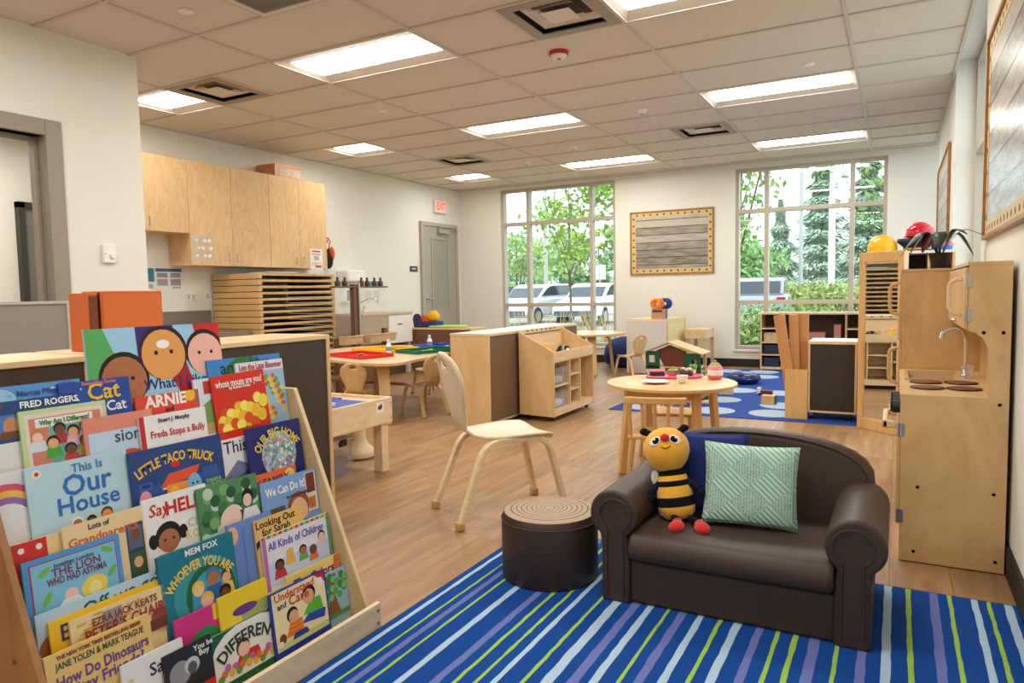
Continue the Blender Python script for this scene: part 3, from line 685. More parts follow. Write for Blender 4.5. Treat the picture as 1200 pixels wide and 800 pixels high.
# toy food on the round table
PINK = mat('toy_pink', S(226, 110, 140), .4); CHOC = mat('toy_chocolate', S(62, 34, 26), .5); TG = mat('toy_green', S(110, 176, 50), .45); DW = mat('dish_white', S(240, 236, 236), .3)
def dish(name, lb, cat, u, v, prof, m, n=28, z=.53):
    o = part(name, MB().lathe(prof, n), m, ang=.9); o.location = zp(u, v, z)+Vector((0, 0, .0015)); return tag(o, lb, cat)
dish('toy_plate', 'white toy plate on the round table near the spindle chair', 'plate', 768, 449, [(.03, 0), (.045, .003), (.078, .012), (.080, .014), (.05, .007), (.001, .006)], DW)
dish('toy_bowl', 'small white toy cup bowl in front of the chocolate cake', 'bowl', 799.5, 449, [(.016, 0), (.02, .004), (.030, .022), (.034, .046), (.031, .046), (.026, .02), (.001, .008)], DW)
t = thing('toy_tea_tray', 'pink toy tray holding sweets on the round table', 'tray', zp(790, 442, .53)+Vector((0, 0, .0015)), .45)
part('tray_plate', MB().prism(smooth_poly([(-.17, -.09), (.17, -.09), (.17, .09), (-.17, .09)], 3), 'z', 0, .006), PINK, t); 
part('tray_lip', MB().tube([(x, y, .009) for x, y in smooth_poly([(-.17, -.09), (.17, -.09), (.17, .09), (-.17, .09)], 3)], .006, 6, closed=True), PINK, t)
c = zp(770, 440, .538); t = thing('toy_cake_slice', 'toy chocolate cake slice with pink icing on the pink tray', 'toy food', c, .4)
part('cake_layer', box(-.045, .045, -.03, .03, .0, .022), CHOC, t, bevel=.003); part('plate_slip', box(-.06, .06, -.036, .036, -.004, 0), DW, t); part('icing', MB().ell((0, 0, .030), .05, .034, .012), PINK, t, ang=3)
c = zp(789, 440, .538); t = thing('toy_cupcake', 'pink toy cupcake with green frosting and cherry', 'toy food', c)
part('cake_cup', MB().lathe([(.028, 0), (.034, .028)], 20), PINK, t); part('frosting', MB().ell((0, 0, .032), .036, .036, .014, 20, 8), TG, t, ang=3); part('cherry', MB().ell((0, 0, .05), .008, .008, .008, 12, 8), PINK, t, ang=3)
c = zp(804, 441, .538); t = thing('toy_chocolate_cake', 'dark chocolate toy cake topped with sweets', 'toy food', c)
part('cake_body', MB().lathe([(.040, 0), (.044, .02), (.038, .038), (.02, .044)], 24), CHOC, t, ang=1)
for k, cc in enumerate([(240, 230, 220), (226, 70, 120), (240, 236, 240), (120, 190, 60), (240, 200, 210)]):
    a = k*1.26; part('sweet', MB().ell((.026*math.cos(a), .026*math.sin(a), .046), .012, .012, .010, 12, 8), mat('sweet%d' % k, S(*cc), .4), t, ang=3)
c = zp(812, 438, .538); t = thing('toy_green_sprig', 'green toy leaf sprig in a white pot on the pink tray', 'toy food', c)
part('pot', MB().lathe([(.016, 0), (.022, .03)], 16), DW, t)
for k in range(5):
    a = k*1.26+.3; part('leaf', MB().ell((.016*math.cos(a), .016*math.sin(a), .045), .012, .006, .018, 10, 6, M=Matrix.Rotation(a, 4, 'Z')), TG, t, ang=3)
t = thing('toy_teapot', 'pink and white strawberry toy pot with green lid', 'toy teapot', zp(838, 444, .53)+Vector((0, 0, .0015)))
part('pot_base', MB().lathe([(.034, 0), (.042, .006), (.047, .024)], 28), PINK, t, ang=1); part('pot_middle', MB().lathe([(.047, .024), (.0485, .04), (.046, .056)], 28), DW, t, ang=1)
part('pot_shoulder', MB().lathe([(.046, .056), (.040, .076), (.030, .088)], 28), mat('toy_rose', S(228, 130, 150), .4), t, ang=1); part('lid', MB().lathe([(.031, .088), (.022, .097), (.008, .102)], 24), TG, t, ang=1); part('lid_knob', MB().ell((0, 0, .107), .009, .009, .008, 12, 8), PINK, t, ang=3)
part('leaf_spout', MB().ell((-.042, -.018, .045), .010, .008, .024, 12, 8, M=Matrix.Rotation(-.4, 4, 'Y')), TG, t, ang=3)
# ================================================================== DARK-BACKED STORAGE SHELVES (backs towards the rack)
def back_shelf(label, y0, y1, x0=3.56, x1=3.95, h=.888):
    t = thing('storage_shelf', label, 'shelf', (x1, (y0+y1)/2, 0), 0, 'storage shelves standing back to the book rack')
    L = (y1-y0)/2; D = x1-x0
    part('top_board', box(-D, 0, -L, L, h-.022, h), BIRCHY, t, bevel=.003)
    for s in (-1, 1): part('side_panel', box(-D, 0, s*(L-.022) if s > 0 else -L, L if s > 0 else -(L-.022), .03, h-.022), BIRCH, t, bevel=.003)
    part('back_panel', box(-.018, -.008, -L+.022, L-.022, .05, h-.022), DKBROWN, t)
    part('bottom_board', box(-D, 0, -L+.022, L-.022, .03, .05), BIRCHY, t); part('middle_shelf', box(-D, -.018, -L+.022, L-.022, .44, .46), BIRCHY, t)
    for x in (-D+.05, -.05):
        for s in (-1, 1): part('caster', MB().cyl((x-.012, s*(L-.06), .016), .015, .02, 14, axis='x'), BLACK, t)
back_shelf('dark backed birch storage shelf whose end stands by the blue topped play table', -2.28, -1.12); back_shelf('dark backed birch storage shelf holding up the upright orange box', -3.46, -2.30)
# orange boxed set on the shelf
ORG = mat('orange_card', S(214, 104, 44), .35)
t = thing('boxed_set', 'glossy orange boxed book set standing on the dark backed shelf', 'box', (3.79, -2.05, .889))
part('box_body', box(-.09, .03, -.125, .125, 0, .222), ORG, t, bevel=.004); part('cover_panel', box(.0301, .0315, -.118, .118, .008, .212), mat('orange_panel', S(222, 116, 56), .3), t)
part('printed_spine', box(-.086, .026, -.1262, -.1252, .006, .216), mat('spine_print', S(120, 60, 30), .5, noise=.6, scale=90), t)
t2 = thing('boxed_set', 'narrow orange spined volume beside the glossy orange box', 'book', (3.79, -2.205, .889)); part('cover', box(-.09, .03, -.018, .018, 0, .215), ORG, t2, bevel=.002); part('printed_spine', box(.0301, .0312, -.016, .016, .01, .205), MATS['spine_print'], t2)
# low grey partition by the doorway
GFAB = mat('partition_fabric', S(150, 142, 132), .9, noise=.06, scale=200)
t = thing('partition_panel', 'low grey fabric partition panel in front of the doorway', 'partition', (2.2, -2.2, 0))
part('fabric_panel', box(-.02, .02, -1.0, .80, .05, 1.06), GFAB, t); fr = MB(); fr.box(-.025, .025, .80, .836, 0, 1.076); fr.box(-.025, .025, -1.0, .80, 1.06, 1.076); fr.box(-.025, .025, -1.0, .80, .02, .05); part('edge_trim', fr, mat('partition_trim', S(188, 182, 172), .4), t); part('foot', box(-.2, .2, .78, .82, 0, .02), mat('partition_trim', S(188, 182, 172), .4), t)

# ================================================================== BLUE-TOPPED BUILDING TABLE
t = thing('building_table', 'pale wooden building table with blue plates and a photo label', 'table', (3.70, -.33, 0))
Wd, Ln = .62, .72
for nm, q in (('front_rail', (-.02, 0, -Ln, 0)), ('rear_rail', (-Wd, -Wd+.02, -Ln, 0)), ('end_rail', (-Wd+.02, -.02, -.02, 0)), ('end_rail', (-Wd+.02, -.02, -Ln, -Ln+.02))): part(nm, box(*q, .30, .455), MAPLE, t, bevel=.003)
part('table_bed', box(-Wd+.02, -.02, -Ln+.02, -.02, .42, .437), BIRCHY, t)
BP = mat('blue_plate', S(28, 66, 178), .3)
for k in range(2): part('building_plate', box(-.30-.27*k+.0, -.30-.27*k+.26, -Ln+.03, -.16+.06*k, .4372, .446), BP, t, bevel=.002)
for x in (-Wd+.02, -.085):
    for y in (-Ln+.02, -.085): part('leg', box(x, x+.065, y, y+.065, 0, .40 if y < -.3 else .40), MAPLE, t, bevel=.004)
lab = part('photo_label', box(.0003, .0015, -.15, -.085, .375, .437), WHITE, t); pm_ = MB(); pm_.ell((.0022, -.122, .405), .0006, .016, .014); pm_.ell((.0022, -.108, .410), .0006, .010, .016); part('photo_print', pm_, mat('photo_print', S(90, 70, 66), .6, noise=.5, scale=120), lab)
for z in (.33, .42): part('bolt', MB().cyl((0, -.018, z), .004, .003, 10, axis='x'), SCREW, t)
# red toy pieces on the plates
TOYR = mat('toy_red', S(208, 36, 40), .35)
for k, (x, y, a) in enumerate([(3.54, -.86, .3), (3.50, -.80, -.2), (3.56, -.74, 1.0)]):
    o = part('building_brick', MB().box(-.045, .045, -.012, .012, 0, .018), TOYR if k < 2 else WHITE, bevel=.002); part('stud', MB().cyl((-.02, 0, .018), .006, .005, 10).cyl((.02, 0, .018), .006, .005, 10), TOYR if k < 2 else WHITE, o); o.location = (x, y, .4465); o.rotation_euler = (0, 0, a)
    tag(o, ('long red toy brick lying on the blue plate beside the shelf end', 'second red toy brick crossing the blue plate', 'white toy brick at the tip of the red bricks')[k], 'toy brick', 'toy bricks on the building table')
# clear lidded bin below it
CLP = clear('clear_plastic', (.95, .95, .97, 1), .3, .12, alpha=.10)
def clear_bin(t, w, d, h, z=0, x=0, y=0):
    b = MB(); a = .006
    for q in ((-w/2, w/2, -d/2, -d/2+a), (-w/2, w/2, d/2-a, d/2), (-w/2, -w/2+a, -d/2+a, d/2-a), (w/2-a, w/2, -d/2+a, d/2-a)): b.box(x+q[0], x+q[1], y+q[2], y+q[3], z, z+h)
    b.box(x-w/2+a, x+w/2-a, y-d/2+a, y+d/2-a, z, z+a); b.box(x-w/2-.012, x+w/2+.012, y-d/2-.012, y-d/2, z+h-.014, z+h); b.box(x-w/2-.012, x+w/2+.012, y+d/2, y+d/2+.012, z+h-.014, z+h)
    return part('bin_body', b, CLP, t, smooth=False)
t = thing('lidded_bin', 'clear lidded plastic bin of yellow and purple toys under the building table', 'storage bin', (3.43, -.62, .001)); clear_bin(t, .24, .17, .22)
part('lid', box(-.13, .13, -.095, .095, .221, .235), mat('clear_lid', S(196, 196, 200), .3), t, bevel=.004); part('lid_clip', box(.12, .134, -.03, .03, .19, .232), BLACK, t, bevel=.003)
part('toy_filling', MB().box(-.108, .108, -.072, .072, .008, .13), mat('toy_mix_purple', S(110, 70, 96), .7, noise=.5, scale=40), t, bevel=.02)
for k, (x, y, z, c) in enumerate([(.09, -.03, .15, (224, 180, 50)), (.08, .02, .14, (220, 172, 40)), (.085, -.05, .05, (60, 70, 140)), (.09, .04, .06, (226, 186, 60))]): part('toy_piece', MB().ell((x, y, z), .02, .035, .018, 12, 8, M=Matrix.Rotation(.5, 4, 'X')), mat('toyp%d' % k, S(*c), .4), t)
# beige plastic pedestal base behind the leg
t = thing('pedestal_stand', 'beige moulded plastic pedestal foot under the building table', 'stand', zp(418, 535, 0)); part('pedestal', MB().lathe([(.13, .012), (.13, .03), (.118, .05), (.085, .08), (.066, .12), (.060, .22), (.06, .385)], 32), mat('beige_plastic', S(214, 190, 150), .45), t, ang=.9); part('base_rim', MB().lathe([(.128, 0), (.132, .003), (.13, .012)], 32), mat('pedestal_rim', S(90, 84, 74), .6), t)

# ================================================================== DIVIDER SHELF AND BOOK BROWSER
t = thing('divider_shelf', 'tall birch divider shelf with white top and brown back', 'shelf', (3.42, 1.9, 0)); L = .88
part('top_board', box(-.18, .18, -L, L, .735, .755), mat('white_top', S(236, 230, 220), .3), t); ed = MB(); ed.box(-.182, .182, -L-.002, -L, .735, .7545); ed.box(.18, .182, -L, L, .735, .7545); part('top_edge', ed, BIRCHY, t)
for y in (-L, L-.02): part('side_panel', box(-.18, .18, y, y+.02, .0, .735), BIRCH, t, bevel=.002)
part('back_panel', box(.165, .175, -L+.02, L-.02, .05, .735), mat('mid_brown_board', S(112, 84, 60), .6), t); part('bottom_board', box(-.18, .165, -L+.02, L-.02, .03, .05), BIRCHY, t); part('middle_shelf', box(-.18, .165, -L+.02, L-.02, .38, .40), BIRCHY, t)
for z in (.05, .70): part('screw', MB().cyl((-.13, -L-.001, z), .005, .002, 10, axis='y'), SCREW, t)
t = thing('book_browser', 'birch book browser cart with sloping top bin and cubbies', 'cart', (3.62, 1.91, 0)); L = .43; XF = .325
pr = [(0, .05), (XF, .0+.04), (XF, .58), (0, .752)]
for y in (-L, L-.015):
    s = part('side_panel', MB().prism(pr, 'y', y, y+.015), BIRCH, t, bevel=.002)
for x, z in ((.03, .7), (.03, .58), (.03, .10), (XF-.03, .55), (XF-.03, .09), (XF-.06, .53)): part('screw', MB().cyl((x, -L-.0015, z), .005, .002, 10, axis='y'), SCREW, t)
part('back_panel', box(0, .012, -L+.015, L-.015, .05, .752), BIRCHY, t); part('bin_floor', box(.012, XF-.015, -L+.015, L-.015, .485, .50), BIRCHY, t); part('bin_front', box(XF-.015, XF, -L+.015, L-.015, .495, .578), BIRCHY, t); part('base_rail', box(XF-.015, XF, -L+.015, L-.015, .045, .10), BIRCHY, t); part('bottom_board', box(.012, XF-.015, -L+.015, L-.015, .085, .10), BIRCHY, t)
for y in (-.10, .125): part('divider', box(.012, XF-.004, y, y+.012, .10, .485), BIRCHY, t)
for z in (.22, .35): part('cubby_shelf', box(.012, XF-.01, -.088, .125, z, z+.012), BIRCHY, t)
for y in (-.40, -.32, -.22): pass
for x in (.05, XF-.05):
    for y in (-L+.06, L-.06): c = part('caster', MB().cyl((x-.012, y, .024), .022, .024, 16, axis='x'), BLACK, t); part('caster_fork', box(x-.018, x+.018, y-.012, y+.012, .034, .05), SCREW, c)
part('notch_strip', MB().box(.0125, .018, -L+.05, L-.05, .715, .722), DKBROWN, t)
nm_ = MB()
for k in range(7): nm_.prism([(-.30+k*.09, .752), (-.27+k*.09, .752), (-.285+k*.09, .735)], 'x', .0121, .016)
part('wall_notches', nm_, DKBROWN, t, smooth=False)
for k, z in enumerate((.102, .302)):
    t = thing('clear_bin', ('clear plastic bin on the lower runner of the book browser', 'clear plastic bin on the upper runner of the book browser')[k], 'storage bin', (3.80, 1.645, z), 0, 'clear bins in the browser cart'); clear_bin(t, .25, .20, .14)
    part('filling', MB().box(-.11, .11, -.085, .085, .008, .06), mat('paper_fill', S(226, 220, 216), .8, noise=.3, scale=50), t, bevel=.01)
tag(part('bin_runner', box(3.64, 3.94, 1.51, 1.80, .285, .297), BIRCHY), 'thin birch runner board under the upper clear bin of the browser cart', 'shelf board')
t = thing('toy_mask', 'black and white toy animal mask lying in the browser cart bin', 'toy', (3.80, 2.0, .502)); part('mask_shell', MB().lathe([(.075, 0), (.07, .05), (.05, .085), (.02, .1)], 24), mat('gloss_black', S(14, 14, 16), .12), t, ang=1)
for s in (-1, 1): part('ear', MB().ell((.03, s*.075, .08), .008, .02, .03, 12, 8), mat('mask_tan', S(190, 160, 120), .5), t, ang=3)
part('muzzle', MB().ell((.05, -.03, .06), .02, .02, .012, 12, 8), WHITE, t, ang=3)
t = thing('toy_duck', 'small yellow plush toy in the browser cart bin', 'toy', (3.72, 1.8, .502)); part('toy_body', MB().ell((0, 0, .05), .04, .035, .05, 16, 10), YEL, t, ang=3); part('toy_head', MB().ell((.0, 0, .105), .024, .024, .022, 14, 8), YEL, t, ang=3)
t = thing('toy_figure', 'red and tan wooden toy arch figure in the browser cart cubby', 'toy', (3.86, 2.17, .102)); part('arch_back', MB().prism([(-.05, 0), (.05, 0), (.05, .12)]+[(.05*math.cos(PI*k/8), .12+.05*math.sin(PI*k/8)) for k in range(1, 8)]+[(-.05, .12)], 'x', -.02, 0), HONEY, t); part('figure', MB().ell((.006, 0, .07), .014, .026, .05, 14, 8), TOYR, t, ang=3); part('figure_head', MB().ell((.006, 0, .13), .014, .018, .018, 12, 8), mat('navy_toy', S(30, 40, 90), .5), t, ang=3)

# ================================================================== WHITE CABINET AT THE FAR WALL AND THINGS ON IT
t = thing('display_cabinet', 'white fronted low cabinet with cream side panel by the far wall', 'cabinet', (3.60, 5.0, 0)); 
part('carcass', box(-.26, .26, .015, .86, .03, .675), BIRCH, t); part('front_panel', box(-.268, .255, 0, .0149, .005, .688), mat('dry_erase_white', S(222, 216, 210), .35), t, bevel=.003); part('top_board', box(-.268, .27, .015, .875, .6751, .70), BIRCHY, t)
part('side_panel', box(.2601, .268, .05, .83, .06, .65), mat('cream_panel', S(232, 216, 160), .5), t); fr = MB()
for q in ((.015, .05, .03, .675), (.83, .87, .03, .675), (.05, .83, .65, .675), (.05, .83, .03, .06)): fr.box(.2601, .275, *q)
part('side_frame', fr, BIRCHY, t); part('plinth', box(-.25, .25, .04, .84, 0, .03), DKBROWN, t)
t = thing('sand_table', 'small birch table against the far wall beside the white cabinet', 'table', (4.10, 5.85, 0)); part('table_box', box(-.17, .11, -.25, .25, .42, .545), BIRCHY, t, bevel=.003)
for x in (-.155, .07):
    for y in (-.235, .195): part('leg', box(x, x+.04, y, y+.04, 0, .42), BIRCH, t)
t = thing('ring_toy_set', 'tan toy box with orange and blue plastic rings standing on it', 'toy set', (3.735, 5.15, .701)); part('card_box', box(-.10, .08, -.05, .05, 0, .13), mat('card_tan', S(196, 150, 106), .6), t); part('box_side', box(.0801, .0815, -.05, .05, 0, .13), mat('teal_print', S(40, 110, 130), .5, noise=.3, scale=30), t)
lab = part('print_band', box(-.085, .04, -.0515, -.0502, .085, .115), mat('print_blue', S(40, 60, 110), .5), t)
for k, (x, c) in enumerate([(-.055, (240, 150, 30)), (-.015, (240, 130, 24)), (.04, (40, 50, 130)), (.075, (36, 60, 150))]):
    part('ring', MB().tube([(x+.052*math.cos(2*PI*i/24), -.02+.02*k, .195+.052*math.sin(2*PI*i/24)) for i in range(24)], .020, 8, closed=True), mat('ring%d' % k, S(*c), .35), t, ang=3)
# blue bean bag near the far table
tag(part('bean_bag', MB().lathe([(.16, 0), (.26, .04), (.30, .14), (.27, .28), (.18, .38), (.05, .42)], 24, (3.02, 5.80, .001)), mat('beanbag_blue', S(24, 46, 110), .8, noise=.1, scale=20), ang=2), 'dark blue bean bag between the window table and the white cabinet', 'bean bag')

# ================================================================== DOLLHOUSE ON THE DOTTED RUG
t = thing('toy_treehouse', 'wooden toy treehouse with green walls, brown trunk and pale roof', 'dollhouse', (4.52, 3.0, .0085))
GRN = mat('toy_forest_green', S(16, 84, 44), .5); TRK = mat('toy_trunk_brown', S(110, 52, 28), .55); RF = wood('toy_roof', S(206, 170, 120), S(224, 190, 140), (3, 3, 3), .5)
part('base_board', box(-.30, .36, -.14, .22, 0, .012), BIRCHY, t)
part('trunk', MB().prism([(-.10, .012), (.12, .012), (.11, .3), (.13, .47), (-.03, .535), (-.16, .48), (-.07, .3)], 'y', -.07, -.04), TRK, t, bevel=.004)
def wall_win(x0, x1, wx0, wx1, wz0, wz1, z0, z1, y0=-.09, y1=-.08):
    m = MB(); m.box(x0, wx0, y0, y1, z0, z1); m.box(wx1, x1, y0, y1, z0, z1); m.box(wx0, wx1, y0, y1, z0, wz0); m.box(wx0, wx1, y0, y1, wz1, z1); return m
part('green_wall', wall_win(-.26, -.12, -.225, -.165, .365, .435, .30, .475), GRN, t, smooth=False); part('green_wall', wall_win(.12, .275, .185, .235, .33, .40, .20, .46), GRN, t, smooth=False)
part('floor_board', box(-.25, .265, -.09, .18, .315, .328), BIRCHY, t); part('floor_board', box(-.1, .265, -.09, .18, .27, .282), BIRCHY, t)
for nm, pts in (('roof_panel', [(-.30, .45), (-.08, .53), (.0, .535), (-.30, .438)]), ):
    pass
for s in (-1, 1):
    A = Vector((-.03, 0, .565)); B = Vector((s*.30, 0, .455)); m = MB().ribbon([A, B], .34, .010, (0, 1, 0)); o = part('roof_panel', m, RF, t); o.location = (0, .04, 0)
def cloud(cx, cz, r, y): return [(cx+(r+.16*r*abs(math.sin(2.5*a)))*math.cos(a), cz+(r+.16*r*abs(math.sin(2.5*a)))*math.sin(a)*.8) for a in [2*PI*k/36 for k in range(36)]]
part('bush', MB().prism(cloud(.27, .13, .13, 0), 'y', -.12, -.105), GRN, t); part('bush', MB().prism(cloud(-.22, .15, .12, 0), 'y', -.12, -.105), GRN, t); part('bush', MB().prism(cloud(.10, .10, .10, 0), 'y', -.135, -.122), GRN, t)
part('arch_bridge', MB().ribbon([(.18+.10*math.cos(a), -.16, .012+.12*math.sin(a)) for a in [PI*k/10 for k in range(11)]], .04, .012, (0, 1, 0)), BIRCHY, t)
for x in (-.24, .25): part('post', box(x-.012, x+.012, .16, .18, .012, .45), BIRCH, t)
# cushion and unit blocks on the rug
t = thing('floor_cushion', 'round dark blue vinyl floor cushion on the dotted rug', 'cushion', (4.90, 4.46, .009)); part('cushion_body', MB().lathe([(.10, 0), (.165, .02), (.185, .06), (.165, .10), (.09, .125), (.001, .128)], 36), mat('blue_vinyl', S(20, 44, 104), .22), t, ang=2); part('seam', MB().tube([(.186*math.cos(2*PI*k/36), .186*math.sin(2*PI*k/36), .06) for k in range(36)], .003, 5, closed=True), MATS['blue_vinyl'], t)
def block(u, v, w, d, h, rz, m, lb):
    p = zp(u, v, .0085); o = tag(part('unit_block', MB().box(-w/2, w/2, -d/2, d/2, 0, h), m, bevel=.003), lb, 'toy block', 'unit blocks on the dotted rug'); o.location = (p.x, p.y, .0086); o.rotation_euler = (0, 0, rz); return o
block(851, 462, .14, .07, .07, .1, MAPLE, 'pale long unit block under a small brown block on the dotted rug'); o = block(901, 473, .12, .09, .08, -.1, HONEY, 'honey coloured unit block with a green side on the dotted rug'); part('green_side', box(.0601, .062, -.045, .045, 0, .08), GRN, o)
o = tag(part('unit_block', MB().box(-.04, .04, -.03, .03, 0, .03), HONEY, bevel=.003), 'small brown unit block resting on the pale long block', 'toy block', 'unit blocks on the dotted rug'); p = zp(851, 462, .0085); o.location = (p.x+.02, p.y, .0795)
t = thing('toy_truck', 'tiny dark red and white toy vehicle on the dotted rug', 'toy vehicle', zp(898, 463, .0085)); part('truck_bed', box(-.05, .06, -.03, .03, .012, .05), mat('toy_maroon', S(120, 40, 36), .4), t, bevel=.003); part('truck_cab', box(-.085, -.05, -.03, .03, .012, .075), DW, t, bevel=.004)
for x in (-.06, .035):
    for y in (-.032, .024): part('wheel', MB().cyl((x, y, .013), .012, .008, 12, axis='y'), BLACK, t)

# ================================================================== BLOCK CORNER: plank box, dark cart, far bookcase
t = thing('plank_bin', 'honey plywood bin holding long hollow planks', 'bin', (5.698, 2.36, .0075)); m = MB()
for q in ((-.085, .085, 0, .012), (-.085, .085, .21, .222), (-.085, -.073, .012, .21), (.073, .085, .012, .21)): m.box(*q, 0, .405)
part('bin_walls', m, HONEY, t); part('bin_floor', box(-.073, .073, .012, .21, 0, .012), HONEY, t)
TERR = wood('plank_toy_wood', S(192, 132, 80), S(208, 152, 98), (6, 6, .8), .4)
for k, (x, y, w, ry, h) in enumerate([(-.02, .045, .085, -.17, .84), (-.005, .095, .07, -.05, .835), (.022, .145, .095, .0, .84), (.03, .19, .07, .0, .46)]):
    o = tag(part('long_plank', MB().box(-w/2, w/2, -.018, .018, 0, h), TERR, bevel=.003), ('long reddish toy plank leaning outwards from the plywood bin', 'long reddish toy plank between the leaning and upright ones in the bin', 'wide upright reddish toy plank in the plywood bin', 'short reddish toy plank at the back of the plywood bin')[k], 'plank', 'long planks in the plywood bin'); o.location = (5.705+x, 2.36+y, .0205); o.rotation_euler = (0, ry*.9, 0)
t = thing('block_cart', 'low dark backed block cart with white top', 'cart', (5.965, 2.38, .0075)); part('top_board', box(-.18, .175, 0, .40, .615, .635), MATS['white_top'], t); part('top_edge', box(-.18, .175, -.003, 0, .612, .634), BIRCHY, t)
for x in (-.18, .16): part('side_panel', box(x, x+.015, 0, .40, .06, .615), BIRCH, t)
part('back_panel', box(-.165, .16, .003, .012, .075, .615), mat('espresso_board', S(52, 38, 28), .6), t); part('bottom_board', box(-.165, .16, 0, .40, .06, .075), BIRCHY, t); part('middle_shelf', box(-.165, .16, .02, .40, .33, .345), BIRCHY, t)
for x in (-.13, .12):
    for y in (.05, .34): part('caster', MB().cyl((x-.01, y, .025), .024, .02, 14, axis='x'), BLACK, t)
t = thing('low_bookcase', 'low wooden bookcase with dark cubbies under the far window', 'bookcase', (4.85, 5.86, 0)); Wb = 1.25; DK = mat('cubby_back', S(84, 60, 46), .6)
part('top_board', box(0, Wb, 0, .34, .73, .755), BIRCHY, t); part('back_panel', box(.018, Wb-.018, .33, .34, .03, .73), DK, t); part('base_board', box(.018, Wb-.018, 0, .33, .02, .05), BIRCHY, t)
for x in (0, .255, 1.0, Wb-.018): part('upright', box(x, x+.018, 0, .33 if 0 < x < 1.2 else .34, .0 if x in (0,) else .05, .73), BIRCH, t)
for z in (.20, .36, .54): part('cubby_shelf', box(.018, .255, 0, .33, z, z+.015), BIRCHY, t); part('cubby_shelf', box(1.018, Wb-.018, 0, .33, z, z+.015), BIRCHY, t)
part('wide_shelf', box(.273, 1.0, 0, .33, .38, .395), BIRCHY, t)
for k, (z, c, nm, lb) in enumerate([(.376, (206, 176, 130), 'block_basket', 'tan basket of wooden blocks in the low bookcase cubby'), (.216, (40, 44, 60), 'dark_bin', 'dark see through bin on the lower middle of the low bookcase'), (.051, (34, 38, 58), 'dark_bin', 'dark see through bin at the bottom of the low bookcase')]):
    o = tag(part(nm, MB().box(4.89, 5.08, 5.88, 6.14, z, z+.12), mat('cubbyfill%d' % k, S(*c), .4, noise=.5, scale=25), bevel=.008), lb, 'bin')
for k, (x0, x1, c, z1, lb) in enumerate([(5.20, 5.62, (176, 116, 96), .50, 'stack of reddish cardboard bricks lying on the low bookcase shelf'), (5.72, 5.80, (170, 110, 92), .60, 'upright reddish cardboard brick on the low bookcase shelf')]):
    o = part('cardboard_brick', MB().box(x0, x1, 5.90, 6.12, .396, z1), mat('brick_card', S(182, 120, 100), .7, noise=.2, scale=30), bevel=.004); tag(o, lb, 'toy brick', 'cardboard bricks in the bookcase')
# ================================================================== MIRROR, DRESS-UP UNIT, HATS
MIR = mat('mirror_glass', (.86, .87, .86, 1), .015, 1)
MA = Vector((6.150, 2.215, 0)); MBv = Vector((6.445, 1.945, 0)); md = (MBv-MA); ml = md.length; ma_ = math.atan2(md.y, md.x)
t = thing('standing_mirror', 'tall honey wood framed mirror beside the play kitchen', 'mirror', MA, ma_); Hm = 1.325
pz = [(0, .05, 0, Hm), (ml-.05, ml, 0, Hm)]
for a, b, c, d in pz: part('frame_stile', box(a, b, 0, .03, c, d), HONEY, t, bevel=.004)
part('frame_rail', box(.05, ml-.05, 0, .03, Hm-.075, Hm), HONEY, t, bevel=.004); part('frame_rail', box(.05, ml-.05, 0, .03, 0, .085), HONEY, t, bevel=.004)
part('mirror_pane', box(.05, ml-.05, .012, .02, .085, Hm-.075), MIR, t, smooth=False); part('backing_board', box(.04, ml-.04, .0301, .04, .05, Hm-.02), BIRCH, t)
t = thing('dress_up_unit', 'tall dress up unit with white edges and dark cubbies behind the mirror', 'cabinet', (6.20, 2.27, .008)); EDG = mat('white_edge', S(226, 220, 206), .4)
part('top_board', box(0, .57, 0, .38, 1.302, 1.322), EDG, t); part('side_panel', box(.0, .016, 0, .38, 0, 1.302), HONEY, t); part('side_panel', box(.554, .57, 0, .38, 0, 1.302), HONEY, t); part('divider', box(.262, .278, 0, .37, .02, 1.302), EDG, t); part('divider', box(.40, .415, 0, .37, .9, 1.302), HONEY, t)
part('back_panel', box(.016, .554, .37, .38, 0, 1.302), mat('cubby_dark', S(46, 40, 36), .6), t)
for z in (0, .45, .88): part('cubby_shelf', box(.016, .262, 0, .37, z, z+.02), HONEY, t); part('cubby_shelf', box(.278, .554, 0, .37, z, z+.02), HONEY, t)
ZT = 1.3315
t = thing('hard_hat', 'yellow toy hard hat on top of the dress up unit', 'hat', (6.30, 2.42, ZT), .3); HY = mat('hat_yellow', S(236, 176, 24), .25)
part('shell', MB().lathe([(.10, 0), (.105, .02), (.1, .06), (.08, .095), (.045, .115), (.001, .12)], 28), HY, t, ang=1); part('brim', MB().prism([(.125*math.cos(a)+(.02 if math.cos(a) < 0 else 0), .112*math.sin(a)) for a in [2*PI*k/28 for k in range(28)]], 'z', -.0005, .006), HY, t); part('ridge', MB().tube([(.1*math.cos(a), 0, .02+.105*math.sin(a)) for a in [PI*k/12 for k in range(1, 12)]], .01, 6), HY, t)
t = thing('peaked_cap', 'navy toy officer cap with yellow band under the red hat', 'hat', (6.53, 2.45, ZT), 0); NV = mat('cap_navy', S(24, 30, 60), .6)
part('crown', MB().lathe([(.085, 0), (.09, .035), (.135, .075), (.13, .095), (.001, .105)], 28), NV, t, ang=1); part('peak', MB().prism([(.11*math.cos(a), -.05+.09*math.sin(a)) for a in [PI+PI*k/12 for k in range(13)]], 'z', .0, .008), NV, t); part('yellow_band', MB().lathe([(.0905, .008), (.0915, .024)], 28), HY, t)
t = thing('fire_hat', 'shiny red toy fire hat stacked on the navy cap', 'hat', (6.55, 2.45, ZT+.107), .4); RH = mat('hat_red', S(200, 20, 40), .15)
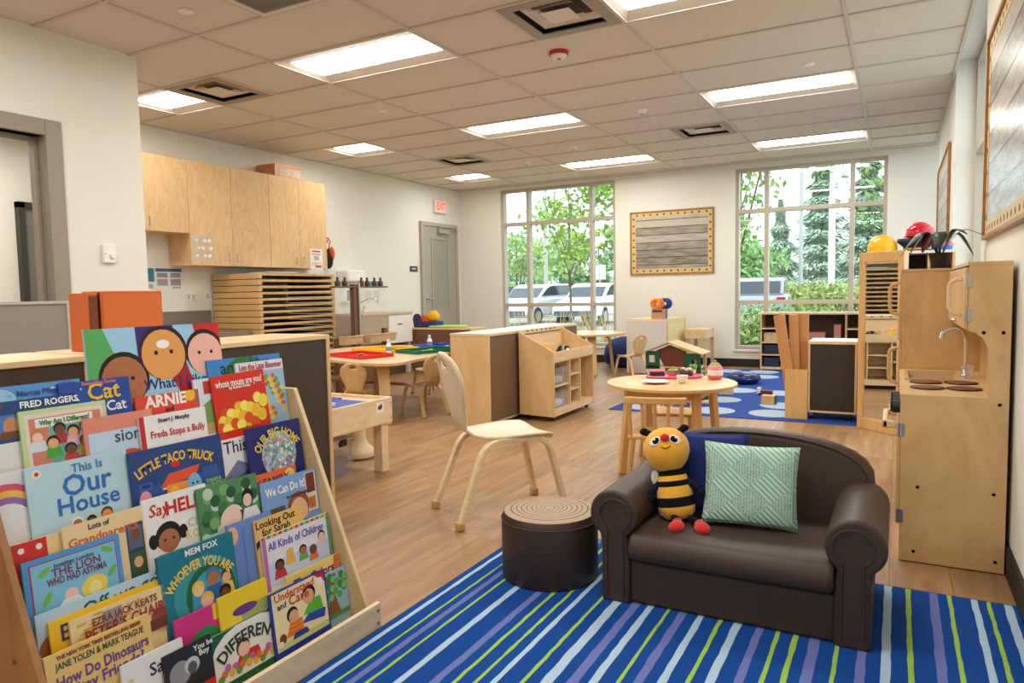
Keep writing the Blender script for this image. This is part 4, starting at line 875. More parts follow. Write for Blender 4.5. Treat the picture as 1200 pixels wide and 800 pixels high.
part('shell', MB().lathe([(.095, 0), (.098, .02), (.09, .06), (.06, .09), (.001, .10)], 28), RH, t, ang=1); part('rim', MB().lathe([(.10, 0), (.112, .002), (.11, .008)], 28), RH, t); part('ridge', MB().tube([(.09*math.cos(a), 0, .015+.09*math.sin(a)) for a in [PI*k/12 for k in range(1, 12)]], .008, 6), RH, t)
t = thing('play_hat', 'blue toy cap with pink checked band at the end of the dress up unit', 'hat', (6.69, 2.36, ZT)); part('cap_crown', MB().lathe([(.066, 0), (.07, .03), (.06, .055), (.001, .07)], 24), mat('cap_blue', S(30, 90, 190), .5), t, ang=1); part('pink_band', MB().lathe([(.0705, .028), (.073, .045), (.064, .056)], 24), mat('band_pink', S(226, 90, 120), .5, noise=.4, scale=40), t)

# ================================================================== PLAY KITCHEN
KW = wood('kitchen_birch', S(204, 164, 110), S(222, 186, 134), (2.2, 4, 1.1), .38, dist=8)
XB = 6.774; Y0, Y1 = -.65, .29
t = thing('play_stove', 'birch play kitchen stove with sink, burners and overhead cupboard', 'play kitchen', (0, 0, 0))
def sidep(y): 
    P = [(6.43, .004), (XB, .004), (XB, 1.147), (6.64, 1.147), (6.64, .905), (6.664, .898), (6.688, .878), (6.702, .846), (6.706, .81), (6.706, .66), (6.43, .66)]
    return part('side_panel', MB().prism(P, 'y', y, y+.015), KW, t, bevel=.0015)
s1 = sidep(Y0); sidep(Y1-.015)
for x, z in ((6.49, .30), (6.735, .30), (6.48, .045), (6.745, .045), (6.745, .635), (6.69, .90), (6.75, .90)): part('screw', MB().lathe([(.0065, -.003), (.005, -.0005), (.0065, 0)], 12, (x, Y0, z), Matrix.Rotation(PI/2, 4, 'X')), STEEL, s1)
ct = MB()
for q in ((6.424, 6.7059, Y0+.0151, -.14), (6.424, 6.7059, .21, Y1-.0151), (6.424, 6.46, -.14, .21), (6.66, 6.7059, -.14, .21)): ct.box(*q, .640, .658)
part('counter', ct, KW, t, smooth=False); part('back_board', box(XB-.012, XB, Y0+.015, Y1-.015, .03, 1.13), KW, t); part('front_board', box(6.43, 6.445, Y0+.015, Y1-.015, .0, .14), KW, t); part('control_panel', box(6.426, 6.442, Y0+.015, Y1-.015, .545, .64), KW, t)
part('cabinet_floor', box(6.445, XB-.012, Y0+.015, Y1-.015, .06, .075), KW, t); part('counter_back', box(6.706, XB-.012, Y0+.015, Y1-.015, .642, .658), KW, t)
dr = part('oven_door', box(6.415, 6.4299, Y0+.012, -.20, .145, .54), KW, t, bevel=.002)
hb = MB(); hb.box(6.365, 6.385, -.60, -.28, .515, .545); hb.box(6.365, 6.415, -.60, -.585, .515, .545); hb.box(6.365, 6.415, -.295, -.28, .515, .545); part('door_handle', hb, MAPLE, dr, bevel=.005)
for z in (.52, .18): part('hinge', MB().box(6.418, 6.4425, Y0-.0022, Y0-.0003, z-.025, z+.025).cyl((6.4275, Y0-.003, z-.026), .004, .052, 8), STEEL, t)
dr = part('sink_door', box(6.415, 6.4299, -.19, Y1-.015, .145, .54), KW, t, bevel=.002); part('door_handle', MB().tube([(6.415, .2, .5), (6.39, .2, .49), (6.39, .2, .40), (6.415, .2, .39)], .009, 8), MAPLE, dr)
for k in range(4): part('knob', MB().cyl((6.400, -.58+k*.085, .60), .026, .026, 18, axis='x').box(6.392, 6.40, -.586+k*.085, -.574+k*.085, .578, .622), BLACK, t, bevel=.003)
# basin, burners, faucet
bz = .659; a, b = zp(1062, 432, .66), zp(1120, 443, .66)
BE = mat('basin_beige', S(188, 152, 104), .5); ys0, ys1 = -.14, .21; xs0, xs1 = 6.46, 6.66; m = MB()
o_ = [(xs0-.015, ys0-.015, bz+.004), (xs1+.015, ys0-.015, bz+.004), (xs1+.015, ys1+.015, bz+.004), (xs0-.015, ys1+.015, bz+.004)]; i1 = [(xs0, ys0, bz+.004), (xs1, ys0, bz+.004), (xs1, ys1, bz+.004), (xs0, ys1, bz+.004)]; i2 = [(xs0+.02, ys0+.03, bz-.0), (xs1-.02, ys0+.03, bz-.0), (xs1-.02, ys1-.03, bz-.0), (xs0+.02, ys1-.03, bz-.0)]
i2 = [(x, y, bz-.07) for x, y, _ in i2]; base = [(x, y, bz) for x, y, _ in o_]
m.add(base+o_+i1+i2, [(0, 1, 5, 4), (1, 2, 6, 5), (2, 3, 7, 6), (3, 0, 4, 7), (4, 5, 9, 8), (5, 6, 10, 9), (6, 7, 11, 10), (7, 4, 8, 11), (8, 9, 13, 12), (9, 10, 14, 13), (10, 11, 15, 14), (11, 8, 12, 15), (12, 13, 14, 15)]); part('sink_basin', m, BE, t, smooth=False)
BRN = mat('burner_brown', S(112, 62, 42), .5); BRK = mat('burner_black', S(22, 18, 18), .5)
for (u, v) in ((1085, 447.5), (1126, 448.5), (1087, 454), (1130, 455.5)):
    p = zp(u, v, .66); q = part('burner', MB().lathe([(.062, 0), (.063, .004)], 32), BRK, t); q.location = (p.x, p.y, .6585); r_ = part('burner_plate', MB().lathe([(.052, .004), (.05, .006)], 32), BRN, q)
p = zp(1139, 437, .66); fx, fy = 6.688, .06
fc = MB().lathe([(.018, 0), (.02, .006), (.014, .02), (.011, .03)], 16, (fx, fy, .6585)); fc.tube(bend([(fx, fy, .68), (fx, fy, .85), (fx-.04, fy, .885), (fx-.09, fy, .865), (fx-.095, fy, .83)], .05, 5), .009, 10); part('faucet', fc, CHROME, t)
# overhead cupboard
part('hutch_floor', box(6.645, XB-.012, Y0+.015, Y1-.015, .905, .92), KW, t); part('hutch_top', box(6.637, XB-.0005, Y0+.0005, Y1-.0005, 1.1475, 1.160), KW, t)
dr = part('cupboard_door', box(6.628, 6.6395, Y0+.004, -.10, .912, 1.140), KW, t, bevel=.002)
hb = bend([(6.628, -.52, 1.10), (6.585, -.52, 1.09), (6.585, -.52, .97), (6.628, -.52, .96)], .03, 4); part('door_handle', MB().ribbon(hb, .022, .014, (0, 1, 0)), MAPLE, dr, bevel=.003)
for z in (1.09, .965): part('hinge', MB().box(6.632, 6.650, Y0-.0022, Y0-.0003, z-.024, z+.024).cyl((6.6405, Y0-.003, z-.025), .004, .05, 8), STEEL, t)
part('cupboard_door', box(6.628, 6.6395, -.095, Y1-.015, .912, 1.140), KW, t, bevel=.002)
for y in (-.3,): part('catch', MB().ell((6.62, -.25, .93), .012, .01, .008, 10, 6), CHROME, t)
# clear cup beside the faucet
t = thing('clear_cup', 'small clear plastic cup beside the play sink faucet', 'cup', (6.688, -.03, .6585)); part('cup_wall', MB().lathe([(.022, 0), (.026, .06), (.0245, .06), (.021, .003), (.001, .003)], 20), CLP, t, ang=1); part('faucet_tap', MB().cyl((0, 0, .004), .01, .012, 12), CHROME, t)
# fridge
t = thing('play_refrigerator', 'birch play refrigerator with wooden arch handles behind the stove', 'play kitchen', (0, 0, 0)); Yf0, Yf1 = .30, .70
part('carcass', box(6.432, XB, Yf0, Yf1, .004, 1.145), KW, t, bevel=.002); part('top_board', box(6.424, XB, Yf0-.003, Yf1, 1.1452, 1.158), KW, t)
part('side_screw', MB().cyl((6.47, Yf0-.002, .90), .006, .002, 10, axis='y'), STEEL, t); part('side_screw', MB().cyl((6.47, Yf0-.002, 1.1), .006, .002, 10, axis='y'), STEEL, t)
for z0, z1, hz0, hz1 in ((.80, 1.14, .93, 1.09), (.03, .79, .58, .76)):
    d = part('fridge_door', box(6.416, 6.4315, Yf0+.004, Yf1-.004, z0, z1), KW, t, bevel=.003)
    part('door_handle', MB().ribbon(bend([(6.416, Yf0+.06, hz1), (6.376, Yf0+.06, hz1-.01), (6.376, Yf0+.06, hz0+.01), (6.416, Yf0+.06, hz0)], .035, 5), .024, .018, (0, 1, 0)), KW, d, bevel=.004)
# potted plant on the fridge
t = thing('potted_plant', 'trailing dark leaved plant in a black pot on the play refrigerator', 'plant', (6.595, .50, 1.1595)); part('pot', MB().lathe([(.036, 0), (.05, .075), (.054, .08), (.047, .078), (.045, .065), (.001, .065)], 24), mat('pot_black', S(30, 26, 26), .6), t, ang=1)
LF = mat('leaf_dark', S(60, 72, 56), .4, noise=.4, scale=60); LFR = mat('leaf_maroon', S(96, 34, 40), .4, noise=.3, scale=60)
rp = random.Random(3)
for k, (az, L, dr_, mm) in enumerate([(3.3, .17, .16, LF), (2.9, .13, .15, LFR), (3.7, .15, .10, LF), (-.1, .18, .06, LF), (.15, .14, .16, LF), (-.5, .12, .05, LF), (4.6, .12, .12, LF), (1.5, .12, .10, LF), (4.0, .11, .14, LFR)]):
    d = Vector((math.cos(az), math.sin(az), 0)); n = 8; pts = []; ws = []
    for i in range(n+1):
        s = i/n; pts.append(d*(.01+L*s)+Vector((0, 0, .07+.14*math.sin(min(1, s*1.5)*PI/2)-dr_*1.6*max(0, s-.35)**1.3))); ws.append(.008+.058*max(0, math.sin(PI*min(1, max(0, (s-.2)/.8))))*(1 if k != 3 else .6))
    part('leaf', MB().ribbon(pts, ws, .0015, (-d.y, d.x, 0)), mm, t, ang=2)
part('stem', MB().tube([(0, 0, .06), (0, 0, .15)], .006, 6), mat('stem_olive', S(120, 110, 40), .6), t)

# ================================================================== BULLETIN BOARDS
PLK = bpy.data.materials.new('weathered_plank_print'); nt, b = nodes(PLK); b.inputs['Roughness'].default_value = .32
def plank_print(name, axis, n, rot=None, rough=.35):
    m = bpy.data.materials.new(name); nt, b = nodes(m); b.inputs['Roughness'].default_value = rough
    tc = nt.nodes.new('ShaderNodeTexCoord'); sx = nt.nodes.new('ShaderNodeSeparateXYZ'); nt.links.new(tc.outputs['Object'], sx.inputs[0])
    ax = {'x': 0, 'y': 1, 'z': 2}[axis]
    mu = nt.nodes.new('ShaderNodeMath'); mu.operation = 'MULTIPLY'; mu.inputs[1].default_value = n; nt.links.new(sx.outputs[ax], mu.inputs[0])
    fl_ = nt.nodes.new('ShaderNodeMath'); fl_.operation = 'FLOOR'; nt.links.new(mu.outputs[0], fl_.inputs[0]); fr_ = nt.nodes.new('ShaderNodeMath'); fr_.operation = 'FRACT'; nt.links.new(mu.outputs[0], fr_.inputs[0])
    wn = nt.nodes.new('ShaderNodeTexWhiteNoise'); wn.noise_dimensions = '1D'; nt.links.new(fl_.outputs[0], wn.inputs['W'])
    mp = nt.nodes.new('ShaderNodeMapping'); sc = [1.5*3, 1.5*3, 1.5*3]; sc[ax] = 22; mp.inputs['Scale'].default_value = sc; nt.links.new(tc.outputs['Object'], mp.inputs[0])
    nz = nt.nodes.new('ShaderNodeTexNoise'); nz.inputs['Scale'].default_value = 1; nz.inputs['Detail'].default_value = 6; nt.links.new(mp.outputs[0], nz.inputs[0])
    ad = nt.nodes.new('ShaderNodeMath'); ad.operation = 'MULTIPLY_ADD'; ad.inputs[1].default_value = .6; nt.links.new(wn.outputs['Value'], ad.inputs[0]); nt.links.new(nz.outputs['Fac'], ad.inputs[2])
    cr = nt.nodes.new('ShaderNodeValToRGB'); cr.color_ramp.elements[0].position = .35; cr.color_ramp.elements[1].position = .95; cr.color_ramp.elements[0].color = S(112, 104, 92); cr.color_ramp.elements[1].color = S(190, 180, 164); nt.links.new(ad.outputs[0], cr.inputs[0])
    lt = nt.nodes.new('ShaderNodeMath'); lt.operation = 'LESS_THAN'; lt.inputs[1].default_value = .09; nt.links.new(fr_.outputs[0], lt.inputs[0])
    mx = nt.nodes.new('ShaderNodeMix'); mx.data_type = 'RGBA'; mx.inputs['B'].default_value = S(44, 40, 34); nt.links.new(lt.outputs[0], mx.inputs['Factor']); nt.links.new(cr.outputs[0], mx.inputs['A']); nt.links.new(mx.outputs['Result'], b.inputs['Base Color'])
    return m
BORD = mat('board_border_paper', S(212, 182, 122), .5); OAKF = wood('board_oak_frame', S(150, 98, 44), S(178, 124, 64), (6, 6, 6), .4); HOLE = mat('border_motif', S(70, 66, 72), .6)
MOTIF = MB().lathe([(.015, .0116), (.014, .0124)], 10).mesh('border_motif', HOLE)
def board(label, M, w, h, axis, n, fw=.022, print_rough=.35):
    t = thing('bulletin_board', label, 'bulletin board', group='bulletin boards'); t.matrix_world = M     # local x across, y up, z out of the wall
    for q in ((-w/2, w/2, -h/2, -h/2+fw), (-w/2, w/2, h/2-fw, h/2), (-w/2, -w/2+fw, -h/2+fw, h/2-fw), (w/2-fw, w/2, -h/2+fw, h/2-fw)): part('frame_bar', box(*q, .002, .024), OAKF, t, bevel=.003)
    part('plank_print', box(-w/2+fw, w/2-fw, -h/2+fw, h/2-fw, .003, .010), plank_print('weathered_print_'+axis, 'y', n, rough=print_rough), t)
    bw = .062; m = MB()
    for q in ((-w/2+fw, w/2-fw, -h/2+fw, -h/2+fw+bw), (-w/2+fw, w/2-fw, h/2-fw-bw, h/2-fw), (-w/2+fw, -w/2+fw+bw, -h/2+fw+bw, h/2-fw-bw), (w/2-fw-bw, w/2-fw, -h/2+fw+bw, h/2-fw-bw)): m.box(*q, .0101, .0115)
    bo = part('paper_border', m, BORD, t); mo = []; nx, ny = int(w/.108), int(h/.108); iy = h/2-fw-bw/2; ix = w/2-fw-bw/2
    for k in range(nx):
        for s in (-1, 1): mo.append((-ix+2*ix*(k+.5)/nx, s*iy, 0))
    for k in range(ny):
        for s in (-1, 1): mo.append((s*ix, -iy+2*iy*(k+.5)/ny, 0))
    for q in mo: part('border_motif', MOTIF, None, bo).location = q
board('bulletin board of grey plank print between the two far windows', frame_M(((2.965+4.172)/2, YF, (1.292+2.20)/2), (1, 0, 0), (0, 0, 1)), 1.207, .908, 'far', 9.4)
board('large shiny plank print bulletin board on the side wall above the play kitchen', frame_M((XR, (-1.75+.435)/2, (1.29+2.25)/2), (0, -1, 0), (0, 0, 1)), 2.185, .96, 'near', 7.2, print_rough=.25)
board('bulletin board between the side windows beyond the play kitchen', frame_M((XR, (3.42+5.32)/2, (1.36+2.29)/2), (0, -1, 0), (0, 0, 1)), 1.9, .93, 'side', 7.2)
# ================================================================== KITCHENETTE WALL
PULL = STEEL
def wall_cab(label, y0, y1, z0, z1, doors):
    t = thing('wall_cabinet', label, 'cabinet', (0, (y0+y1)/2, z0), 0, 'birch wall cabinets')
    L = (y1-y0)/2; h = z1-z0; part('carcass', box(.002, .312, -L+.001, L-.001, 0, h), CABW, t)
    n = len(doors); w = 2*L/n
    for k, side in enumerate(doors):
        a = -L+k*w; d = part('door', box(.3125, .331, a+.0015, a+w-.0015, .001, h-.001), CABW, t, bevel=.0015)
        y = a+w-.05 if side == 'R' else a+.05
        part('pull', MB().tube([(.331, y, .05), (.352, y, .055), (.352, y, .125), (.331, y, .13)], .005, 8), PULL, d)
    return t
wall_cab('short birch wall cabinet beside the white nib wall', .40, .872, 1.705, 2.415, ['L'])
c = wall_cab('first tall birch wall cabinet pair, with clear stickers on a door', .874, 1.886, 1.398, 2.415, ['R', 'L'])
wall_cab('second tall birch wall cabinet pair, holding the posted notice', 1.888, 2.765, 1.398, 2.415, ['R', 'L'])
def sheet(label, o, w, h, cat, paper, prints, xdir=(0, 1, 0)):
    """flat sheet on the left wall; prints: (u0,v0,u1,v1,color)"""
    t = thing('posted_sheet', label, cat); t.matrix_world = frame_M(o, xdir, (0, 0, 1)); part('paper', box(-w/2, w/2, -h/2, h/2, .0005, .0015), paper, t)
    for (a, b_, c_, d_, col) in prints: part('print_block', box(-w/2+a*w, -w/2+c_*w, -h/2+b_*h, -h/2+d_*h, .0016, .0020), mat('ink%s' % str(col), S(*col), .6), t)
    return t
PAP = mat('paper_white', S(234, 230, 224), .6)
p = xp(230, 290, .333)
t = sheet('clear sticker sheet on the first tall cabinet door', (.3315, p.y+.08, 1.57), .26, .27, 'sticker sheet', clear('sticker_film', (.98, .98, .97, 1), .3, .15, alpha=.04), [])
for k in range(9): a = (k % 3-1)*.07; b_ = (k//3-1)*.075; part('sticker', MB().ell((a+.02*(k % 2), b_, .003), .02, .012+.006*(k % 3), .001, 12, 4, M=Matrix.Rotation(k, 4, 'Z')), mat('sticker_white', S(235, 228, 214), .3), t)
sheet('white notice with red heading taped to the last cabinet door', (.3315, 2.58, 1.51), .20, .24, 'notice', PAP, [(.15, .84, .85, .92, (200, 60, 50)), (.12, .72, .88, .76, (120, 110, 110)), (.3, .45, .7, .66, (180, 170, 166)), (.12, .3, .88, .33, (150, 140, 140)), (.4, .08, .9, .2, (206, 70, 60)), (.12, .22, .6, .25, (150, 140, 140))])
sheet('blue headed information poster above the counter', (0, .86, 1.275), .29, .20, 'poster', PAP, [(0, .84, 1, 1, (40, 110, 160)), (.05, .55, .45, .78, (150, 150, 150)), (.05, .15, .45, .48, (160, 160, 160)), (.55, .55, .95, .78, (160, 156, 150)), (.55, .15, .95, .48, (150, 150, 150)), (.6, .02, .95, .08, (60, 140, 170))])
sheet('narrow blue poster beside the information poster', (0, .62, 1.265), .16, .22, 'poster', PAP, [(.0, .4, 1, 1, (60, 130, 170)), (.1, .1, .9, .3, (170, 180, 190))])
for k, y in enumerate((1.10, 1.33)):
    t = thing('wall_outlet', ('double wall outlet nearer the blue poster', 'double wall outlet nearer the stack of cots')[k], 'outlet', (0, y, 1.09)); part('cover_plate', box(.0005, .006, -.06, .06, -.042, .042), WHITE, t, bevel=.002)
    for a in (-.028, .028): part('socket', box(.0061, .008, a-.016, a+.016, -.026, .026), mat('socket_shadow', S(196, 190, 180), .5), t)
# box on top of the cabinets
t = thing('packed_box', 'orange topped box wrapped in clear film on top of the cabinets', 'box', (.16, 2.21, 2.416)); part('carton', box(-.13, .14, -.19, .19, 0, .12), mat('carton_print', S(206, 140, 104), .3, noise=.35, scale=18), t); part('carton_lid', box(-.135, .145, -.195, .195, .1201, .14), mat('carton_orange', S(226, 140, 20), .4), t); part('film_window', box(.1402, .1412, -.12, .19, .01, .11), mat('film_glare', S(226, 200, 180), .12, noise=.4, scale=30), t)
# bag hanging at the end of the cabinets
t = thing('hanging_bag', 'orange and dark bag hanging at the end of the wall cabinets', 'bag', (.10, 3.04, 1.46)); part('bag_body', MB().ell((0, 0, .08), .07, .03, .13, 16, 10), mat('bag_dark', S(50, 34, 30), .7), t, ang=3); part('bag_strap', MB().tube([(0, .0, .19), (.02, .01, .30), (.01, .0, .34), (-.02, -.004, .28)], .008, 6), mat('bag_orange', S(214, 80, 30), .6), t); part('bag_panel', MB().ell((.04, .01, .14), .045, .028, .09, 14, 8), MATS['bag_orange'], t, ang=3); part('hook', box(-.1, .0, -.006, .006, .33, .345), SCREW, t)
# base cabinets and counter
t = thing('base_cabinet', 'birch base cabinet below the grey counter', 'cabinet', (0, .9, 0)); part('carcass', box(.002, .58, -.55, .42, .09, .688), CABW, t); part('toe_kick', box(.02, .53, -.55, .42, 0, .09), BLACK, t)
for a, b_ in ((-.54, -.065), (-.06, .415)): 
    d = part('door', box(.5805, .60, a, b_, .10, .52), CABW, t, bevel=.002); part('pull', MB().tube([(.6, b_-.05, .42), (.62, b_-.05, .425), (.62, b_-.05, .49), (.6, b_-.05, .495)], .005, 8), PULL, d)
    d = part('drawer', box(.5805, .60, a, b_, .53, .68), CABW, t, bevel=.002); yc = (a+b_)/2; part('pull', MB().tube([(.6, yc-.05, .61), (.62, yc-.045, .61), (.62, yc+.045, .61), (.6, yc+.05, .61)], .005, 8), PULL, d)
CTR = mat('counter_grey', S(128, 118, 106), .45, noise=.08, scale=120)
t = thing('countertop', 'grey laminate countertop with upstand on the kitchenette wall', 'countertop', (0, .9, 0)); part('worktop', box(.002, .625, -.56, .425, .69, .735), CTR, t, bevel=.004); part('upstand', box(.001, .02, -.56, .425, .7351, .945), CTR, t)
t = thing('counter_faucet', 'chrome gooseneck faucet on the grey countertop', 'faucet', (.12, .50, .736)); part('spout', MB().tube(bend([(0, 0, 0), (0, 0, .24), (.1, 0, .30), (.16, 0, .22)], .07, 6), .011, 10), CHROME, t); part('lever', MB().tube([(0, .05, 0), (0, .05, .05), (.03, .08, .07)], .009, 8), CHROME, t); part('escutcheon', MB().lathe([(.03, 0), (.026, .01)], 16), CHROME, t)
# thermostat on the nib wall
t = thing('wall_thermostat', 'white wall thermostat with round dial on the near wall', 'thermostat'); t.matrix_world = frame_M((1.73, -.83, 1.385), (0, 1, 0), (0, 0, 1)); part('cover', box(-.045, .045, -.062, .062, .0005, .022), WHITE, t, bevel=.005); part('dial', MB().lathe([(.022, .022), (.02, .034)], 24, (.018, -.01, 0)), WHITE, t); part('slot', box(-.036, -.026, -.006, -.002, .0221, .0228), BLACK, t)
# ------------------------------------------------------------------ stack of cots
t0 = thing('stacking_cot', 'wooden stacking cot', 'cot', (.02, 1.35, .10), 0, 'stack of wooden cots'); CW = wood('cot_wood', S(196, 154, 96), S(220, 182, 124), (1.2, 6, 6), .45); D_, L_ = .70, 1.10; hh = .058
part('end_panel', MB().box(0, D_, 0, .045, 0, hh), CW, t0, bevel=.003); part('end_panel', MB().box(0, D_, L_-.045, L_, 0, hh), CW, t0, bevel=.003)
part('side_rail', MB().box(D_-.022, D_-.002, .045, L_-.045, hh-.026, hh-.001), CW, t0, bevel=.003); part('side_rail', MB().box(.002, .022, .045, L_-.045, hh-.026, hh-.001), CW, t0, bevel=.003)
part('sling', box(.022, D_-.022, .045, L_-.045, hh-.014, hh-.010), mat('sling_black', S(26, 30, 34), .8), t0); part('metal_bar', MB().tube([(.06, L_-.02, hh-.02), (.06, L_+.012, hh-.02), (D_-.06, L_+.012, hh-.02), (D_-.06, L_-.02, hh-.02)], .004, 6), SCREW, t0)
nC = 19
ordn = ['bottom', 'second', 'third', 'fourth', 'fifth', 'sixth', 'seventh', 'eighth', 'ninth', 'tenth', 'eleventh', 'twelfth', 'thirteenth', 'fourteenth', 'fifteenth', 'sixteenth', 'seventeenth', 'eighteenth', 'topmost']
for k in range(nC):
    o = t0 if k == 0 else copy_tree(t0); o.location = (.02, 1.35, .10+k*.0645); o['label'] = ('%s wooden cot of the tall stack beside the counter' % ordn[k]) if k in (0, nC-1) else '%s cot up from the floor in the tall wooden stack' % ordn[k]
t = thing('cot_dolly', 'blue wheeled dolly under the stack of wooden cots', 'dolly', (.02, 1.35, 0)); part('dolly_frame', box(.03, D_-.03, .03, L_-.03, .07, .098), mat('dolly_blue', S(40, 80, 150), .5), t)
for x in (.1, D_-.1):
    for y in (.1, L_-.1): part('caster', MB().cyl((x-.014, y, .034), .033, .028, 16, axis='x'), BLACK, t)
tag(part('folded_paper', MB().box(.3, .62, 1.6, 2.0, .10+nC*.0645+.001, .10+nC*.0645+.012), PAP, bevel=.003), 'folded white sheet lying on top of the cot stack', 'paper')
# ------------------------------------------------------------------ painting easel with trays
EB = mat('easel_brown', S(112, 78, 56), .5); ET = mat('easel_tray_tan', S(214, 180, 134), .45)
t = thing('painting_easel', 'brown plastic painting easel with clear panel and tan trays', 'easel', (1.0, 2.55, 0))
pos = [(0, -.16), (0, .40)]
part('post', MB().prism([(-.04, 0), (.04, 0), (.035, 1.20), (-.035, 1.20)], 'y', -.13, -.02), EB, t, bevel=.01); part('metal_pole', MB().tube([(.05, -.065, .45), (.05, -.065, 1.22)], .014, 10), STEEL, t)
part('post', MB().box(-.03, .03, .40, .46, 0, .68), EB, t, bevel=.01); part('lower_panel', box(-.02, .02, -.36, .46, .06, .50), EB, t, bevel=.01); part('post', MB().box(-.03, .03, -.42, -.36, 0, .60), EB, t, bevel=.01)
part('clear_panel', box(-.004, .004, -.02, .46, .66, 1.16), clear('easel_acrylic', (.97, .97, .96, 1), .2, .05, alpha=.03), t); part('clear_panel', box(-.004, .004, -.42, -.13, .60, 1.16), MATS['easel_acrylic'], t)
part('bottle_rail', box(-.04, .04, -.44, .47, 1.16, 1.178), EB, t, bevel=.004); part('foot', box(-.3, .3, .40, .46, 0, .03), EB, t, bevel=.01); part('foot', box(-.3, .3, -.42, -.36, 0, .03), EB, t, bevel=.01)
for a, b_ in ((-.42, -.14), (-.01, .46)):
    m = MB(); m.prism([(.045, .53), (.14, .53), (.165, .62), (.045, .62)], 'y', a, b_); part('paint_tray', m, ET, t, bevel=.006); part('tray_rim', MB().tube([(.05, a, .622), (.168, a, .622), (.168, b_, .622), (.05, b_, .622)], .007, 6), ET, t)
for k, y in enumerate((-.36, -.24, .04, .14, .27, .38)):
    b_ = thing('paint_bottle', 'dark brown paint bottle on the easel rail, '+['at the cot end', 'next to the metal pole, cot side', 'next to the metal pole, sink side', 'middle of the clear panel', 'second from the sink end', 'at the sink end'][k], 'bottle', (1.0, 2.55+y, 1.1785), 0, 'paint bottles on the easel rail'); part('bottle_body', MB().lathe([(.028, 0), (.03, .005), (.03, .05), (.014, .065), (.012, .075)], 16), mat('bottle_brown', S(74, 50, 36), .4), b_, ang=.9); part('cap', MB().lathe([(.015, .075), (.013, .098)], 12), mat('bottle_cap', S(60, 44, 36), .5), b_)
# ------------------------------------------------------------------ sink counter and wall dispensers
t = thing('towel_dispenser', 'white paper towel dispenser on the wall above the easel', 'dispenser', (0, 3.45, 1.245)); part('shell', box(.0005, .20, -.18, .18, 0, .16), WHITE, t, bevel=.03, segs=4); part('slot', box(.03, .17, -.12, .12, -.003, .0), BLACK, t)
t = thing('soap_dispenser', 'grey and white soap dispenser on the wall behind the easel post', 'dispenser', (0, 3.40, .97)); part('shell', box(.0005, .10, -.07, .07, 0, .21), WHITE, t, bevel=.015); part('window', box(.1002, .102, -.05, .05, .03, .17), mat('dispenser_grey', S(140, 134, 128), .3), t)
sheet('hand washing sheet with blue top pinned above the sink', (0, 3.98, 1.10), .34, .34, 'poster', PAP, [(.05, .72, .95, .97, (70, 150, 190)), (.05, .1, .45, .6, (214, 208, 200)), (.55, .1, .95, .6, (206, 208, 206))])
t = thing('sink_counter', 'beige sink counter with white front panel on the back wall', 'sink counter', (0, 3.64, 0)); part('worktop', box(.002, .56, -.54, .51, .805, .84), mat('sink_beige', S(196, 176, 146), .5), t, bevel=.006); part('beige_front', box(.50, .545, -.54, -.01, .36, .805), mat('sink_front_beige', S(182, 160, 130), .5), t); part('white_panel', box(.50, .552, -.005, .50, .43, .80), WHITE, t, bevel=.003); part('label_plate', box(.5521, .554, .18, .28, .67, .685), BLACK, t); part('end_panel', box(.002, .5, .48, .505, 0, .805), WHITE, t)
part('under_cabinet', box(.002, .46, -.5, .45, .0, .36), mat('under_sink_brown', S(96, 70, 54), .6), t); part('end_panel', box(.002, .5, -.53, -.505, 0, .805), MATS['sink_front_beige'], t)
t = thing('sink_faucet', 'chrome faucet with curved spout on the sink counter', 'faucet', (.16, 3.50, .841)); part('spout', MB().tube(bend([(0, 0, 0), (0, 0, .12), (.10, .12, .19), (.14, .22, .17), (.14, .23, .10)], .04, 5), .009, 10), CHROME, t)
for y in (-.08, .09): part('tap', MB().tube([(0, y, 0), (0, y, .05), (.02, y*1.2, .09)], .012, 8), CHROME, t)
# low shelf by the exit door with toys
t = thing('low_shelf', 'low brown backed shelf with wood top near the exit door', 'shelf', (.95, 4.2, 0)); part('top_board', box(-.5, .52, 0, .38, .585, .612), BIRCHY, t, bevel=.003); part('back_panel', box(-.48, .50, .01, .02, .04, .585), mat('russet_board', S(118, 80, 58), .6), t); part('bottom_board', box(-.48, .5, .02, .38, .03, .05), BIRCHY, t)
for x in (-.5, .5): part('side_panel', box(x, x+.02, 0, .38, 0, .585), BIRCH, t)
t = thing('foam_seat_toy', 'dark blue foam toy with orange and yellow rounds on the low shelf', 'toy', (.66, 4.36, .613)); part('foam_base', MB().box(-.14, .20, -.1, .1, 0, .085), mat('foam_navy', S(40, 56, 110), .8), t, bevel=.02); part('foam_back', MB().prism([(-.15, .0)]+[(-.10+.07*math.cos(a), .11+.08*math.sin(a)) for a in [PI-PI*k/10 for k in range(11)]]+[(-.02, .0)], 'y', -.12, -.102), mat('foam_plum', S(58, 54, 88), .8), t)
part('foam_ball', MB().ell((.10, 0, .15), .085, .085, .08, 20, 12), mat('foam_yellow', S(238, 176, 30), .7), t, ang=3); part('foam_wedge', MB().prism([(-.04, .085), (.06, .085), (.03, .15), (-.03, .17)], 'y', -.09, 0), mat('foam_orange', S(228, 84, 40), .7), t)
tag(part('green_mat', MB().prism(smooth_poly([(.62, 4.24), (1.25, 4.24), (1.30, 4.5), (.75, 4.52)], 2), 'z', .6135, .64), mat('lime_mat', S(170, 220, 110), .7, noise=.15, scale=10), bevel=.01), 'lime green folded mat lying on the low shelf', 'mat')
